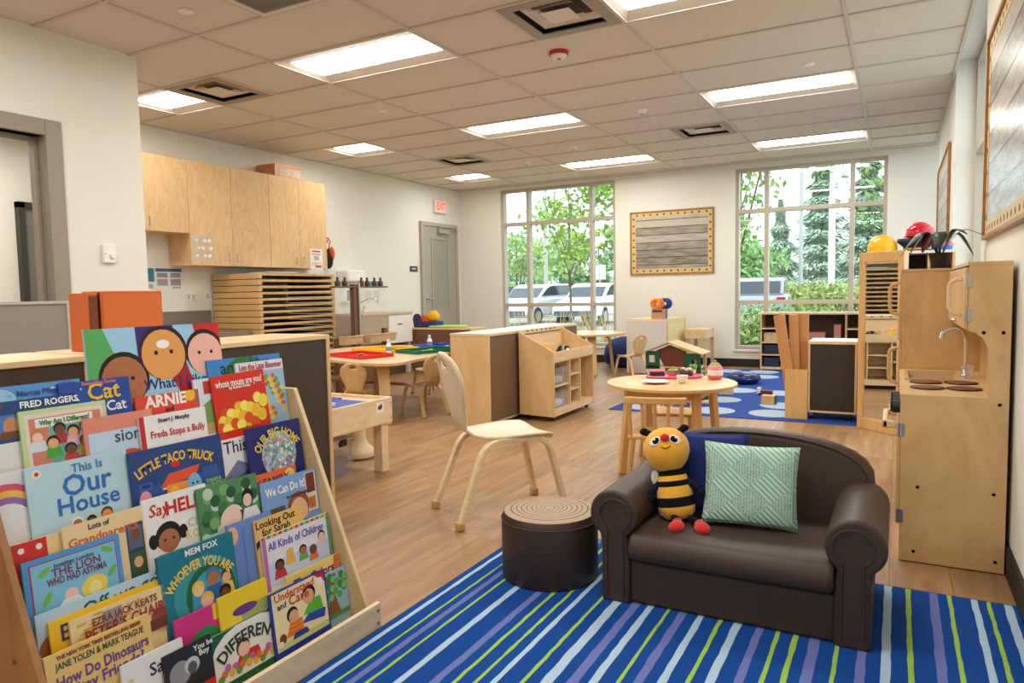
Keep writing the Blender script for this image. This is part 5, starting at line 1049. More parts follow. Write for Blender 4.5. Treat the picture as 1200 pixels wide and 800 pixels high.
# exit sign, door plate
t = thing('exit_sign', 'white exit sign with red letters above the grey door', 'exit sign'); t.matrix_world = frame_M((0, 5.67, 2.44), (0, 1, 0), (0, 0, 1)); part('sign_box', box(-.165, .165, -.10, .10, .002, .05), mat('sign_white', S(240, 226, 218), .4), t, bevel=.006)
RX = mat('exit_red', (1.0, .05, .03, 1), .4, emit=1.6); text('EXIT', t, Matrix.Translation((0, 0, .0512)), .17, RX, 'exit_letters', bold=.004, fit=.26)
t = thing('door_plate', 'small dark room plate beside the grey exit door', 'sign'); t.matrix_world = frame_M((0, 4.955, 1.452), (0, 1, 0), (0, 0, 1)); part('plate', box(-.095, .095, -.042, .042, .0005, .008), mat('plate_green', S(52, 60, 52), .5), t, bevel=.002); part('plate_line', box(-.05, .05, -.008, .014, .0081, .0088), mat('plate_text', S(200, 204, 196), .5), t)
# ================================================================== BOOK DISPLAY RACK
def xf(z): return 4.94-.404*z
RW = wood('rack_birch', S(214, 182, 132), S(234, 206, 160), (5, 5, 1.4), .42)
YR0, YR1 = -2.972, -2.012
rk = thing('book_display_rack', 'wooden tiered book display rack packed with picture books', 'book rack', (0, 0, 0))
for y in (YR0, YR1-.016):
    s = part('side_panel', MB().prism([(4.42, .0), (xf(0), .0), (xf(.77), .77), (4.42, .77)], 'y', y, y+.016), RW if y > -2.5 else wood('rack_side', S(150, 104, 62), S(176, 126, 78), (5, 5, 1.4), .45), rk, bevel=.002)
    for z, dx in ((.07, .08), (.30, .08), (.52, .08)): part('bolt', MB().cyl((xf(z)-dx, y-.002, z), .006, .02, 10, axis='y'), SCREW, s)
part('front_rail', box(4.941, 4.957, YR0, YR1+.004, .002, .088), MAPLE, rk, bevel=.002)
for z in (.025, .065): part('bolt', MB().cyl((4.957, YR1-.012, z), .005, .003, 12, axis='x'), SCREW, rk)
TLT = .12
def tier(k): z = .05+k*.155; return xf(z), z
DROP = [.035, .06, .06, .06, .06]
for k in range(5):
    x, z = tier(k); z -= DROP[k]; x += DROP[k]*TLT; a = part('tier_ledge', box(x-.090, x-.046, YR0+.017, YR1-.017, z-.012, z-.001), RW, rk)
    m = MB().prism([(x-.101, z-.012), (x-.095, z-.012), (x-.095-TLT*.2, z+.19), (x-.101-TLT*.2, z+.19)], 'y', YR0+.017, YR1-.017); part('tier_back', m, RW, rk)
NRM = math.hypot(1, TLT)
def plane(k, l): x, z = tier(k); return Vector((x-.082+.0092*l, 0, z)), Vector((1, 0, TLT))/NRM
def hit(k, l, uv):
    P0, n = plane(k, l); d = ray(*uv); t = (P0-CAM).dot(n)/d.dot(n); P = CAM+d*t; return P.y, (P.z-P0.z)*NRM
PAGES = mat('book_pages', S(232, 226, 212), .7)
def cm(c): return mat('print%s' % str(c), S(*c), .32)
def art_mesh(shapes, w, h, h0):
    cols = []; m = MB(); z = .0002
    for s in shapes:
        c = s[-1]
        if c not in cols: cols.append(c)
        mi = cols.index(c); z += .00003
        if s[0] == 'r': P = [(s[1], s[2]), (s[3], s[2]), (s[3], s[4]), (s[1], s[4])]
        elif s[0] == 'e':
            _, cx, cy, rx, ry = s[:5]; rot = s[5] if len(s) > 6 else 0; n = 20; P = []
            for i in range(n):
                a = 2*PI*i/n; X = rx*w*math.cos(a); Y = ry*w*math.sin(a); P.append((cx+(X*math.cos(rot)-Y*math.sin(rot))/w, cy+(X*math.sin(rot)+Y*math.cos(rot))/h0))
        else: P = s[1]
        P = [(min(1, max(0, x))*w, h-h0+min(1, max(0, y))*h0, z) for x, y in P]
        m.add(P, [tuple(range(len(P)))], mi)
    return m, [cm(c) for c in cols]
def kid(cx, cy, s, skin, hair, shirt):
    """generic small figure: shirt, head, hair cap (s = head radius as a share of cover width)"""
    return [('p', [(cx-1.5*s, cy-3.6*s), (cx+1.5*s, cy-3.6*s), (cx+1.1*s, cy-1.0*s), (cx-1.1*s, cy-1.0*s)], shirt), ('e', cx, cy+.35*s, 1.12*s, 1.1*s, hair), ('e', cx, cy-.1*s, .92*s, .9*s, skin)]
def book(k, l, tl, tr, cover, label, art=(), txt=(), ext=(0, 0), th=.007, h=None, roll=0, dy=0):
    ya, ha = hit(k, l, tl); yb, hb = hit(k, l, tr); ya -= ext[0]; yb += ext[1]
    ya = max(ya, YR0+.020); yb = min(yb, YR1-.019)
    P0, n = plane(k, l); dn = (DROP[k])*NRM; hh = (h or (ha+hb)/2)+dn; w = yb-ya
    t = thing('picture_book', label, 'book', group='picture books on the display rack')
    up = Vector((-TLT, 0, 1))/NRM; base = Vector((P0.x, ya, P0.z))-up*dn+Vector((0, 0, .002))
    M = frame_M(base, (0, 1, 0), up)
    if roll: M = M @ Matrix.Translation((w/2, hh/2, 0)) @ Matrix.Rotation(roll, 4, 'Z') @ Matrix.Translation((-w/2, -hh/2, 0))
    t.matrix_world = M
    part('cover', MB().box(0, w, 0, hh, -.0012, 0).box(0, w, 0, hh, -th, -th+.0012).box(0, .0014, 0, hh, -th+.0012, -.0012), cm(cover), t)
    part('pages', box(.002, w-.002, .002, hh-.0025, -th+.0013, -.0013), PAGES, t)
    if art: m, ms = art_mesh(art, w, hh, hh-dn); part('cover_print', m, ms, t, smooth=False)
    for q in txt:
        body, u, v, size, col = q[:5]; o = q[5] if len(q) > 5 else {}
        o = dict(o); f = o.pop('fit', None); rot = o.pop('rot', 0)
        if 'bend' in o: o['bend'] *= w
        text(body, t, Matrix.Translation((u*w, dn+v*(hh-dn), .0006+.00003*len(art))) @ Matrix.Rotation(rot, 4, 'Z'), size*w*1.2, cm(col), 'cover_lettering', fit=f*w if f else None, bold=o.pop('bold', .0006), **o)
    return t
SK1, SK2, SK3, SK4 = (120, 72, 48), (226, 170, 124), (240, 196, 172), (176, 112, 76)
BLKC, BRNC, REDC, YELC = (24, 20, 22), (92, 52, 30), (206, 40, 36), (238, 190, 50)
# ---- top tier (4)
wf = lambda cx, cy, r, skin, hair: [('e', cx, cy+.02, r*1.12, r*1.15, hair), ('e', cx, cy, r, r*1.05, skin), ('e', cx-.35*r, cy+.12*r, .09*r, .09*r, BLKC), ('e', cx+.35*r, cy+.12*r, .09*r, .09*r, BLKC)]
book(4, 0, (97, 388), (255, 378), (158, 204, 232), 'large pale blue picture book with three big cartoon faces, top of the rack',
     [('p', [(0, 1), (.12, 1), (.32, .3), (.2, .0), (0, .3)], (88, 172, 96)), ('r', .34, .72, .62, 1, (60, 40, 120)), ('p', [(.62, 1), (.72, .55), (.82, .2), (.7, .2), (.55, .6)], (170, 30, 40)), ('p', [(.78, 1), (1, 1), (1, .62), (.9, .5), (.82, .75)], REDC)]
     + wf(.23, .56, .155, SK4, BLKC) + wf(.53, .75, .165, (228, 160, 90), (44, 28, 60)) + wf(.86, .72, .145, (240, 184, 164), BLKC) + [('e', .53, .84, .05, .03, (245, 245, 245))],
     [('What I Like', .60, .50, .085, (40, 50, 120))])
book(4, 1, (0, 456), (93, 443), (90, 150, 210), 'pale blue shimmering picture book at the rack end behind the navy one', [('e', .15, .85, .2, .12, (150, 196, 228)), ('e', .85, .88, .16, .1, (60, 110, 190))] + [('e', .05+.9*((i*37) % 19)/19, .45+.5*((i*29) % 17)/17, .025, .018, [(190, 222, 240), (70, 130, 200), (120, 176, 220)][i % 3]) for i in range(30)], [('Marcus Pfister', .58, .9, .065, (40, 80, 150))], ext=(.05, 0))
book(4, 2, (0, 472), (90, 461), (20, 72, 120), 'navy blue paperback with portrait panel beside the rack end', [('r', 0, .0, .8, .45, (226, 226, 226)), ('r', .08, .50, .5, .82, (70, 120, 190)), ('e', .3, .66, .08, .1, (200, 140, 100)), ('p', [(.14, .5), (.46, .5), (.4, .6), (.2, .6)], (110, 70, 40)), ('p', [(0, .86), (.2, .9), (.24, .95), (0, .95)], (190, 50, 50))], [('FRED ROGERS', .70, .92, .08, (240, 240, 240))], ext=(.05, 0))
book(4, 2, (92, 448), (138, 443), (34, 74, 160), 'blue speckled picture book with yellow lettering on the top tier', [('e', .1+.8*((i*37) % 17)/17, .1+.85*((i*53) % 19)/19, .012, .012, (220, 230, 240)) for i in range(26)], [('Cat', .60, .84, .27, YELC, {'bold': .001}), ('Cat', .76, .64, .17, (240, 240, 240)), ('Bestselling Series', .55, .965, .06, (200, 120, 130))], ext=(.05, .03))
book(4, 3, (21, 484), (123, 469), (196, 214, 160), 'pale green framed picture book showing a group of children', [('r', .05, .04, .95, .93, (228, 214, 200)), ('r', .09, .04, .92, .86, (206, 130, 110)), ('r', .3, .04, .68, .7, (110, 170, 160)), ('r', .16, .70, .82, .84, (238, 236, 228))] + sum([kid(x, y, .065, s, hr, sh) for x, y, s, hr, sh in [(.17, .55, SK3, (190, 130, 70), (210, 220, 235)), (.42, .62, SK1, BLKC, (180, 50, 60)), (.57, .55, SK2, BLKC, (220, 180, 200)), (.72, .6, SK3, BRNC, (240, 240, 240)), (.86, .55, SK3, (220, 150, 60), (235, 235, 245)), (.33, .42, SK2, BLKC, (70, 170, 60)), (.70, .36, SK4, BRNC, (235, 180, 60)), (.52, .26, SK1, BLKC, (210, 60, 60))]], []), [('Why Am I Different?', .49, .77, .068, (70, 130, 60), {'fit': .58})])
book(4, 2, (158, 467), (232, 456), (224, 70, 60), 'red picture book with white block letters on the upper tier', [('e', .85, .9, .09, .09, YELC)], [('ARNIE', .46, .86, .19, (245, 240, 235), {'bold': .0016}), ('and', .5, .68, .08, (60, 30, 30))])
book(4, 1, (242, 424), (331, 413), (58, 134, 206), 'bright blue picture book at the back of the top tier', [('e', .5, .62, .34, .3, (40, 120, 60))], [('are we', .42, .86, .16, (24, 50, 60)), ('blue', .7, .9, .14, (20, 60, 110))])
book(4, 2, (275, 428), (340, 418), (150, 190, 220), 'pale blue picture book with scattered yellow and red flowers', [('r', .0, .84, 1, 1, (226, 224, 232))] + [('e', .5+.45*((i*29) % 13)/13, .05+.72*((i*41) % 23)/23, .04, .04, [(238, 190, 50), (224, 90, 50), (110, 160, 60), (240, 210, 90)][i % 4]) for i in range(46)], [('Leo the Late Bloomer', .52, .92, .12, (170, 50, 70), {'fit': .9})], ext=(0, .02))
book(4, 3, (247, 442), (309, 433), (214, 48, 34), 'red picture book with yellow and orange flame like shapes', [('e', .06+.9*((i*31) % 17)/17, .03+.55*((i*23) % 13)/13*(.5+.5*((i*31) % 17)/17), .085, .085, [(244, 216, 70), (236, 190, 50), (222, 80, 40), (248, 232, 110)][i % 4]) for i in range(44)], [('whose mouse are you?', .5, .84, .13, (245, 240, 235), {'fit': .88}), ('by Robert Kraus', .5, .75, .05, (240, 220, 210))], roll=.03)
# ---- second tier (3)
book(3, 0, (133, 490), (165, 478), (222, 140, 120), 'salmon edged picture book with a blue hooded figure', [('r', .05, .05, .8, .85, (190, 214, 234)), ('e', .6, .5, .25, .2, (214, 90, 60)), ('e', .55, .34, .22, .18, (50, 90, 170)), ('e', .5, .2, .14, .14, SK4)], [('sion', .6, .78, .2, (60, 70, 90))], ext=(.08, .03))
book(3, 1, (162, 490), (240, 477), (236, 236, 234), 'white picture book with red lettering and a purple haired figure', [('r', 0, 0, .07, 1, (196, 40, 40)), ('r', .07, .0, 1, .3, (150, 180, 130))] + [('r', .08+.08*i, .2, .095+.08*i, .52, (60, 130, 140)) for i in range(11)] + kid(.42, .35, .12, SK3, (110, 70, 150), (120, 90, 160)) + kid(.85, .42, .07, SK1, BLKC, (230, 230, 230)), [('Freda Stops a Bully', .55, .78, .11, (206, 40, 46), {'fit': .82}), ('Stuart J. Murphy', .5, .93, .06, (60, 60, 70))])
book(4, 2, (226, 447), (262, 440), (216, 226, 234), 'pale sky picture book behind the red flame book', [('p', [(.1, .5), (.5, .7), (.9, .45), (.9, .2), (.1, .2)], (120, 160, 90)), ('e', .5, .62, .09, .07, (90, 60, 50)), ('r', .2, .72, .34, .95, (200, 60, 60)), ('r', 0, 0, 1, .2, (190, 170, 110))], [], ext=(.0, .05))
book(3, 2, (28, 551), (147, 526), (182, 214, 226), 'pale blue picture book with large blue serif style title', [('e', .10, .9, .045, .045, (232, 226, 210)), ('e', .10, .9, .02, .02, REDC)] + kid(.42, .12, .05, SK4, (230, 230, 235), (220, 120, 60)) + kid(.56, .1, .045, SK1, BLKC, (210, 70, 60)) + kid(.72, .14, .055, (230, 150, 80), BRNC, (230, 170, 60)), [('This Is', .58, .87, .10, (60, 130, 190)), ('Our', .56, .64, .24, (34, 110, 186), {'bold': .0012}), ('House', .56, .38, .20, (34, 110, 186), {'bold': .001})])
book(3, 1, (0, 560), (22, 548), (226, 222, 230), 'white picture book with a rainbow arc at the rack end', [('e', .2, .35, .62, .62, (214, 80, 110)), ('e', .2, .33, .54, .54, (240, 190, 80)), ('e', .2, .31, .46, .46, (150, 110, 180)), ('e', .2, .29, .38, .38, (236, 232, 236))], [], ext=(.12, .08))
book(3, 3, (149, 531), (258, 510), (34, 66, 130), 'dark blue picture book with arched yellow lettering and an orange truck roof', [('r', .05, .06, .95, .4, (40, 80, 150)), ('p', [(.28, .32), (.38, .52), (.72, .56), (.66, .38)], (226, 84, 44)), ('e', .46, .66, .05, .03, (206, 40, 36)), ('r', .07, .34, .2, .46, (58, 100, 170)), ('r', .09, .38, .18, .44, (30, 60, 120)), ('r', .76, .1, .9, .26, (58, 100, 170)), ('r', .3, .28, .66, .31, (250, 210, 120)), ('r', .34, .02, .62, .34, (230, 150, 60)), ('e', .64, .22, .08, .12, (120, 180, 220)), ('e', .62, .26, .012, .012, BLKC), ('e', .67, .26, .012, .012, BLKC), ('e', .42, .2, .05, .05, YELC), ('e', .12, .2, .06, .08, (230, 150, 170)), ('r', .74, .3, .92, .48, (50, 90, 160))], [('LITTLE TACO TRUCK', .47, .78, .105, YELC, {'bend': .9, 'fit': .86, 'bold': .0012}), ('TANYA\nVALENTINE', .86, .18, .045, (150, 200, 90))])
book(3, 1, (257, 518), (290, 510), (232, 232, 236), 'white picture book with grey blue mountains beside the globe book', [('p', [(.2, .1), (.5, .5), (.7, .35), (1, .55), (1, .1)], (120, 124, 170)), ('p', [(.4, .1), (.8, .3), (1, .2), (1, .1)], (80, 84, 130))], [('This I', .55, .8, .2, (50, 50, 70))], ext=(.05, .06))
rg2 = random.Random(2); dots = []
for i in range(120):
    a = rg2.uniform(0, 2*PI); r = .30*math.sqrt(rg2.random()); dots.append(('e', .55+r*math.cos(a), .36+r*math.sin(a)*1.22, .022, .022, rg2.choice([(90, 150, 200), (120, 170, 90), (230, 220, 150), (220, 120, 120), (150, 130, 190), (230, 230, 230)])))
book(3, 3, (287, 503), (350, 491), (32, 40, 110), 'deep blue picture book with a speckled multicoloured globe', [('e', .55, .36, .32, .34, (170, 196, 206))]+dots, [('OUR BIG HOME', .52, .82, .15, (236, 206, 90), {'bend': .42, 'fit': .92, 'bold': .0008})])
# ---- third tier (2)
book(2, 0, (36, 635), (75, 622), (236, 206, 140), 'cream picture book with a red dotted corner at the rack end', [('r', 0, 0, .42, 1, (206, 44, 40))] + [('e', .1+.22*(i % 2), .1+.2*(i//2), .04, .04, (240, 225, 215)) for i in range(10)], [('Oh M', .72, .72, .16, (90, 80, 110), {'rot': .3})], ext=(.04, .06))
book(2, 1, (72, 619), (167, 594), (236, 206, 156), 'cream picture book with a column of photographs', [('r', .74, .05, .97, .80, (50, 60, 90)), ('r', .76, .45, .95, .76, (90, 100, 120)), ('e', .86, .64, .06, .07, SK1), ('r', .76, .08, .95, .40, (60, 90, 60)), ('e', .86, .26, .06, .07, SK2)], [('Lots of', .42, .92, .075, (70, 60, 60)), ('Grandparents', .48, .77, .12, (206, 100, 50), {'fit': .86})])
book(2, 2, (24, 661), (139, 627), (78, 150, 212), 'blue framed picture book with leaves and a lion', [('r', .06, .06, .95, .92, (170, 50, 70)), ('r', .075, .08, .94, .90, (126, 190, 220)), ('e', .2, .75, .07, .03, .5, (110, 180, 70)), ('e', .85, .8, .07, .03, -.5, (110, 180, 70)), ('e', .2, .3, .08, .03, 1.0, (110, 180, 70)), ('e', .88, .4, .07, .03, .8, (110, 180, 70)), ('e', .68, .24, .14, .12, (240, 210, 80)), ('e', .68, .22, .07, .07, (245, 230, 150)), ('e', .44, .24, .07, .07, (240, 200, 180)), ('p', [(.3, .1), (.56, .1), (.5, .2), (.36, .2)], (235, 235, 240))], [('THE LION', .52, .68, .095, (120, 60, 90)), ('WHO HAD ASTHMA', .52, .54, .085, (120, 60, 90), {'fit': .62}), ('Jonathan London', .5, .8, .05, (90, 90, 130))])
book(2, 1, (165, 585), (230, 573), (238, 236, 232), 'white picture book with red title and a dark haired girl', [('p', [(.05, .0), (.6, .0), (.52, .22), (.14, .22)], (120, 96, 90)), ('e', .33, .44, .20, .20, BLKC), ('e', .33, .38, .16, .16, SK4), ('e', .10, .42, .07, .10, BLKC), ('e', .56, .44, .07, .10, BLKC), ('e', .27, .4, .02, .02, BLKC), ('e', .4, .4, .02, .02, BLKC)], [('Say', .22, .82, .19, REDC, {'shear': .2}), ('HELLO', .72, .80, .22, REDC, {'bold': .0014}), ('CIAO', .84, .52, .14, (190, 200, 170)), ('KONN', .84, .36, .14, (230, 210, 120))], ext=(0, .03))
book(2, 2, (229, 572), (300, 557), (84, 140, 90), 'green leafy picture book with a pale upturned face', [('e', .06+.9*((i*31) % 17)/17, .1+.85*((i*23) % 13)/13, .08, .08, [(60, 120, 70), (120, 170, 110), (190, 214, 190), (40, 90, 60)][i % 4]) for i in range(40)] + [('r', .05, 0, .98, .28, (200, 216, 220)), ('e', .5, .42, .2, .17, .6, (240, 206, 190)), ('e', .66, .34, .13, .2, .9, BRNC), ('e', .5, .4, .17, .15, .6, (240, 206, 190)), ('e', .80, .66, .10, .13, BLKC), ('e', .79, .62, .075, .09, (236, 200, 180)), ('p', [(.66, .3), (1, .3), (.94, .5), (.72, .5)], (226, 226, 232))])
book(2, 0, (300, 558), (346, 545), (226, 104, 50), 'orange picture book behind the pale blue photo book', [('e', .86, .86, .10, .10, (240, 206, 120))], [('MY FAMILY', .45, .82, .15, (40, 50, 120), {'fit': .8})], ext=(.04, .0))
book(2, 2, (304, 567), (371, 549), (126, 164, 214), 'pale blue picture book with photos of children', [('r', .78, .1, .98, .95, (226, 214, 190)), ('r', .8, .5, .96, .93, (120, 60, 40)), ('r', .04, .04, .38, .42, (70, 90, 70)), ('e', .2, .26, .08, .08, SK1), ('e', .62, .30, .2, .2, (150, 84, 44)), ('e', .62, .2, .16, .18, (238, 186, 150)), ('r', .82, .15, .94, .4, (190, 120, 60))], [('We Can Do It!', .42, .76, .13, (248, 244, 244), {'fit': .70, 'bold': .001}), ('by Laura Dwight', .62, .56, .05, (40, 50, 80))])
# ---- fourth tier (1)
book(1, 0, (272, 615), (302, 604), (110, 140, 206), 'plain periwinkle picture book beside the yellow title book', [('e', .1, .85, .12, .16, (230, 180, 140)), ('r', .3, .1, .34, .9, (90, 120, 190))], [], ext=(.02, .05))
book(1, 1, (297, 612), (340, 597), (230, 184, 110), 'tan picture book with a dark coated figure', [('p', [(.1, 0), (.5, 0), (.42, .55), (.22, .62)], (30, 34, 48)), ('e', .28, .62, .08, .08, SK4), ('p', [(0, .6), (.2, .75), (.18, .78), (0, .7)], (50, 40, 40))], [('Looking Out\nfor Sarah', .42, .86, .13, (40, 36, 40))], ext=(.0, .05))
book(1, 0, (40, 722), (180, 672), (180, 208, 226), 'pale blue picture book with green lettering at the rack end', [('e', .3, .55, .3, .16, (150, 90, 60)), ('e', .6, .7, .2, .1, (206, 224, 234))], [('Off we go!', .72, .86, .14, (24, 100, 80), {'rot': .05})])
book(1, 1, (56, 728), (190, 681), (240, 190, 40), 'bright yellow picture book behind the brick patterned cover', [], [('Elmer', .3, .78, .16, (60, 50, 120))])
rb = random.Random(8)
book(1, 2, (81, 729), (191, 686), (232, 210, 156), 'cream picture book with patches of yellow bricks and a chair', [('r', a, b, a+.09, b+.03, rb.choice([(222, 176, 80), (206, 160, 80), (240, 220, 170)])) for a, b in [(rb.uniform(0, .9), rb.uniform(.2, .95)) for _ in range(50)]] + [('r', .32, .4, .52, .95, (150, 146, 140)), ('e', .92, .5, .1, .1, (150, 70, 50)), ('r', .8, .3, 1, .48, (110, 60, 40))], [('EZRA JACK KEATS', .56, .84, .085, (130, 60, 40), {'fit': .7}), ('PETER\'S CHAIR', .56, .66, .13, (160, 44, 40), {'fit': .86})])
book(1, 2, (184, 654), (272, 624), (30, 120, 140), 'teal picture book with a circle of people and lettering around it', [('e', .55, .38, .42, .42, (60, 150, 160)), ('e', .62, .36, .34, .34, (40, 100, 60)), ('e', .62, .36, .26, .26, (70, 160, 190))] + kid(.66, .52, .09, SK4, (60, 120, 170), (40, 100, 170)) + kid(.45, .44, .075, (240, 200, 140), YELC, (70, 150, 190)) + kid(.84, .46, .07, SK2, BRNC, (230, 200, 90)) + kid(.55, .26, .08, SK3, YELC, (90, 160, 190)) + kid(.80, .27, .075, SK1, BLKC, (190, 90, 60)), [('MEM FOX', .55, .93, .085, (240, 240, 240)), ('WHOEVER YOU ARE', .50, .76, .125, (238, 206, 90), {'bend': .52, 'fit': .98, 'bold': .001})], th=.012)
book(1, 2, (306, 632), (384, 600), (230, 226, 236), 'white picture book with a coloured border and children playing', [('r', 0, .94, 1, 1, (226, 190, 70)), ('r', 0, 0, .05, .94, (190, 110, 160)), ('r', .95, 0, 1, .94, (90, 160, 110)), ('r', .06, .06, .94, .5, (200, 210, 236))] + [('r', .08*i, .945, .08*i+.04, .995, [(206, 60, 70), (70, 130, 190), (90, 170, 90)][i % 3]) for i in range(13)] + kid(.2, .38, .06, SK1, BLKC, (200, 50, 70)) + kid(.36, .52, .05, SK2, (226, 200, 60), (240, 180, 60)) + kid(.55, .48, .05, SK4, BLKC, (90, 170, 90)) + kid(.85, .6, .05, SK3, BLKC, (230, 190, 210)) + kid(.7, .4, .05, SK1, BRNC, (230, 110, 60)), [('All Kinds of Children', .48, .78, .10, (110, 80, 170), {'fit': .82})])
# ---- bottom tier (0)
book(0, 1, (56, 768), (175, 722), (232, 196, 116), 'tan picture book with purple lettering at the bottom of the rack end', [('e', .75, .45, .2, .16, (220, 170, 80)), ('e', .8, .35, .1, .1, (90, 80, 60))], [('THE NEW YORK TIMES BESTSELLING SERIES', .5, .955, .04, (150, 60, 50), {'fit': .8}), ('JANE YOLEN & MARK TEAGUE', .5, .885, .07, (70, 90, 70), {'fit': .84}), ('How Do Dinosaurs', .52, .76, .12, (110, 70, 140), {'fit': .88, 'bold': .001, 'rot': .03}), ('Stay Friends?', .56, .65, .12, (110, 70, 140), {'fit': .68, 'bold': .001, 'rot': .03})], ext=(.02, 0), th=.009)
book(0, 0, (204, 728), (262, 704), (214, 50, 130), 'magenta picture book with a green tree shape on the bottom tier', [('e', .55, .62, .3, .22, (50, 140, 70)), ('r', .75, .8, 1, 1, (240, 206, 60))], [], ext=(0, .0))
book(0, 1, (262, 697), (305, 682), (240, 206, 40), 'yellow picture book with a purple scribble on the bottom tier', [('e', .5, .74, .26, .08, (110, 60, 140))], [], ext=(.02, .02))
book(0, 1, (282, 712), (322, 694), (196, 206, 120), 'pale lime picture book behind the blue framed one', [('e', .5, .7, .3, .1, (220, 220, 150))], [], ext=(.0, .06))
book(0, 0, (335, 680), (396, 646), (240, 208, 120), 'yellow orange picture book with purple title behind the blue framed one', [('p', [(.85, .7), (1, .6), (1, 1), (.9, 1)], (224, 110, 50))], [('The Colors', .5, .82, .14, (80, 50, 120), {'fit': .76, 'bold': .001})])
book(0, 2, (141, 781), (205, 753), (236, 234, 236), 'white picture book with handwritten style title at the bottom', [('e', .12, .74, .05, .05, (230, 200, 140)), ('r', .0, .0, 1, .3, (150, 190, 110))], [('Say,', .62, .76, .22, (50, 50, 60))], ext=(0, .02))
book(0, 3, (190, 767), (247, 748), (40, 40, 42), 'black and white photo covered book with red panel at the bottom', [('e', .3, .62, .22, .22, (150, 150, 150)), ('e', .55, .66, .16, .15, (200, 200, 200)), ('e', .55, .62, .1, .11, (90, 90, 90)), ('r', .5, .0, 1, .28, (206, 40, 36)), ('p', [(0, .2), (.3, .3), (.2, .5), (0, .5)], (180, 180, 180))], [('You be\nBoy', .82, .84, .12, (230, 230, 230))])
book(0, 2, (244, 746), (318, 716), (34, 100, 60), 'dark green picture book with white arch and a child among flowers', [('e', .56, .35, .60, .42, (238, 234, 226)), ('p', [(.3, .2), (.7, .2), (.66, .42), (.4, .44)], (206, 50, 60)), ('e', .44, .52, .10, .11, BRNC), ('e', .45, .48, .085, .09, SK3)] + [('e', .1+.85*((i*31) % 17)/17, .1+.2*((i*23) % 13)/13, .045, .045, [(230, 190, 60), (110, 160, 70), (190, 110, 170), (220, 120, 60)][i % 4]) for i in range(24)], [('DIFFERENT', .53, .73, .17, (36, 60, 40), {'bend': .62, 'fit': .92, 'bold': .0012})], ext=(.0, .02), th=.01)
book(0, 3, (315, 699), (380, 667), (34, 60, 160), 'blue framed cream picture book of two children hugging', [('r', .03, .02, .97, .98, (240, 224, 176)), ('p', [(.78, .98), (.97, .98), (.97, .8)], REDC), ('e', .88, .84, .06, .05, (240, 236, 226)), ('r', .03, .02, .97, .12, (200, 214, 150))] + [('p', [(.48, .28), (.9, .2), (.94, .34), (.7, .46)], (40, 70, 170)), ('p', [(.52, .40), (.9, .36), (.86, .60), (.68, .62)], (90, 180, 60)), ('e', .66, .72, .12, .12, BLKC), ('e', .65, .68, .10, .10, SK2), ('p', [(.2, .18), (.52, .16), (.5, .40), (.3, .44)], (236, 130, 50)), ('r', .24, .22, .48, .235, (200, 90, 30)), ('r', .26, .29, .48, .305, (200, 90, 30)), ('r', .28, .36, .48, .375, (200, 90, 30)), ('e', .34, .52, .10, .10, BLKC), ('e', .36, .48, .085, .085, SK2), ('p', [(.3, .1), (.6, .1), (.56, .2), (.34, .2)], (40, 70, 150)), ('e', .14, .2, .06, .07, (120, 70, 40)), ('e', .1, .13, .05, .04, (235, 235, 220))], [('Understand', .42, .89, .12, (206, 70, 40), {'fit': .70}), ('and', .18, .74, .09, (60, 60, 80)), ('Care', .48, .75, .15, (206, 50, 40))], th=.008)
book(0, 1, (383, 674), (404, 662), (150, 190, 210), 'picture book of a tree trunk and green leaves beside the blue framed one', [('p', [(.45, 0), (.8, 0), (.68, .5), (.75, .95), (.5, .95), (.55, .5)], (140, 90, 60))] + [('e', .3+.7*((i*31) % 17)/17, .45+.5*((i*23) % 13)/13, .06, .06, [(60, 140, 70), (90, 170, 90), (130, 190, 120)][i % 3]) for i in range(30)] + [('r', .2, 0, 1, .1, (90, 150, 70))], [], ext=(.10, .0))
# ================================================================== OUTSIDE
ZG = -.18
struct('ground_lawn', box(-30, 40, 6.46, 13, ZG-.1, ZG), mat('lawn', S(120, 130, 84), .95, noise=.25, scale=3), smooth=False)
struct('ground_asphalt', box(-60, 60, 13, 42, ZG-.1, ZG-.02), mat('asphalt', S(150, 150, 150), .9, noise=.08, scale=6), smooth=False)
struct('ground_verge', box(-90, 110, 42, 160, ZG-.1, ZG+.05), mat('verge_grass', S(130, 150, 90), .95, noise=.2, scale=1), smooth=False)
struct('ground_side', box(7.06, 60, -12, 6.46, ZG-.1, ZG), mat('pale_bounce_ground', S(196, 196, 192), .9, noise=.06, scale=2), smooth=False)  # unseen ground made pale so its bounce leaves the ceiling neutral and brighter
tag(part('kerb', box(-30, 40, 12.9, 13.1, ZG, ZG+.12), mat('kerb_concrete', S(196, 192, 184), .9)), 'pale concrete kerb along the parking lot edge', 'kerb')
TYRE = mat('tyre', S(30, 30, 32), .8); CGL = mat('car_glass', S(50, 60, 70), .1); 
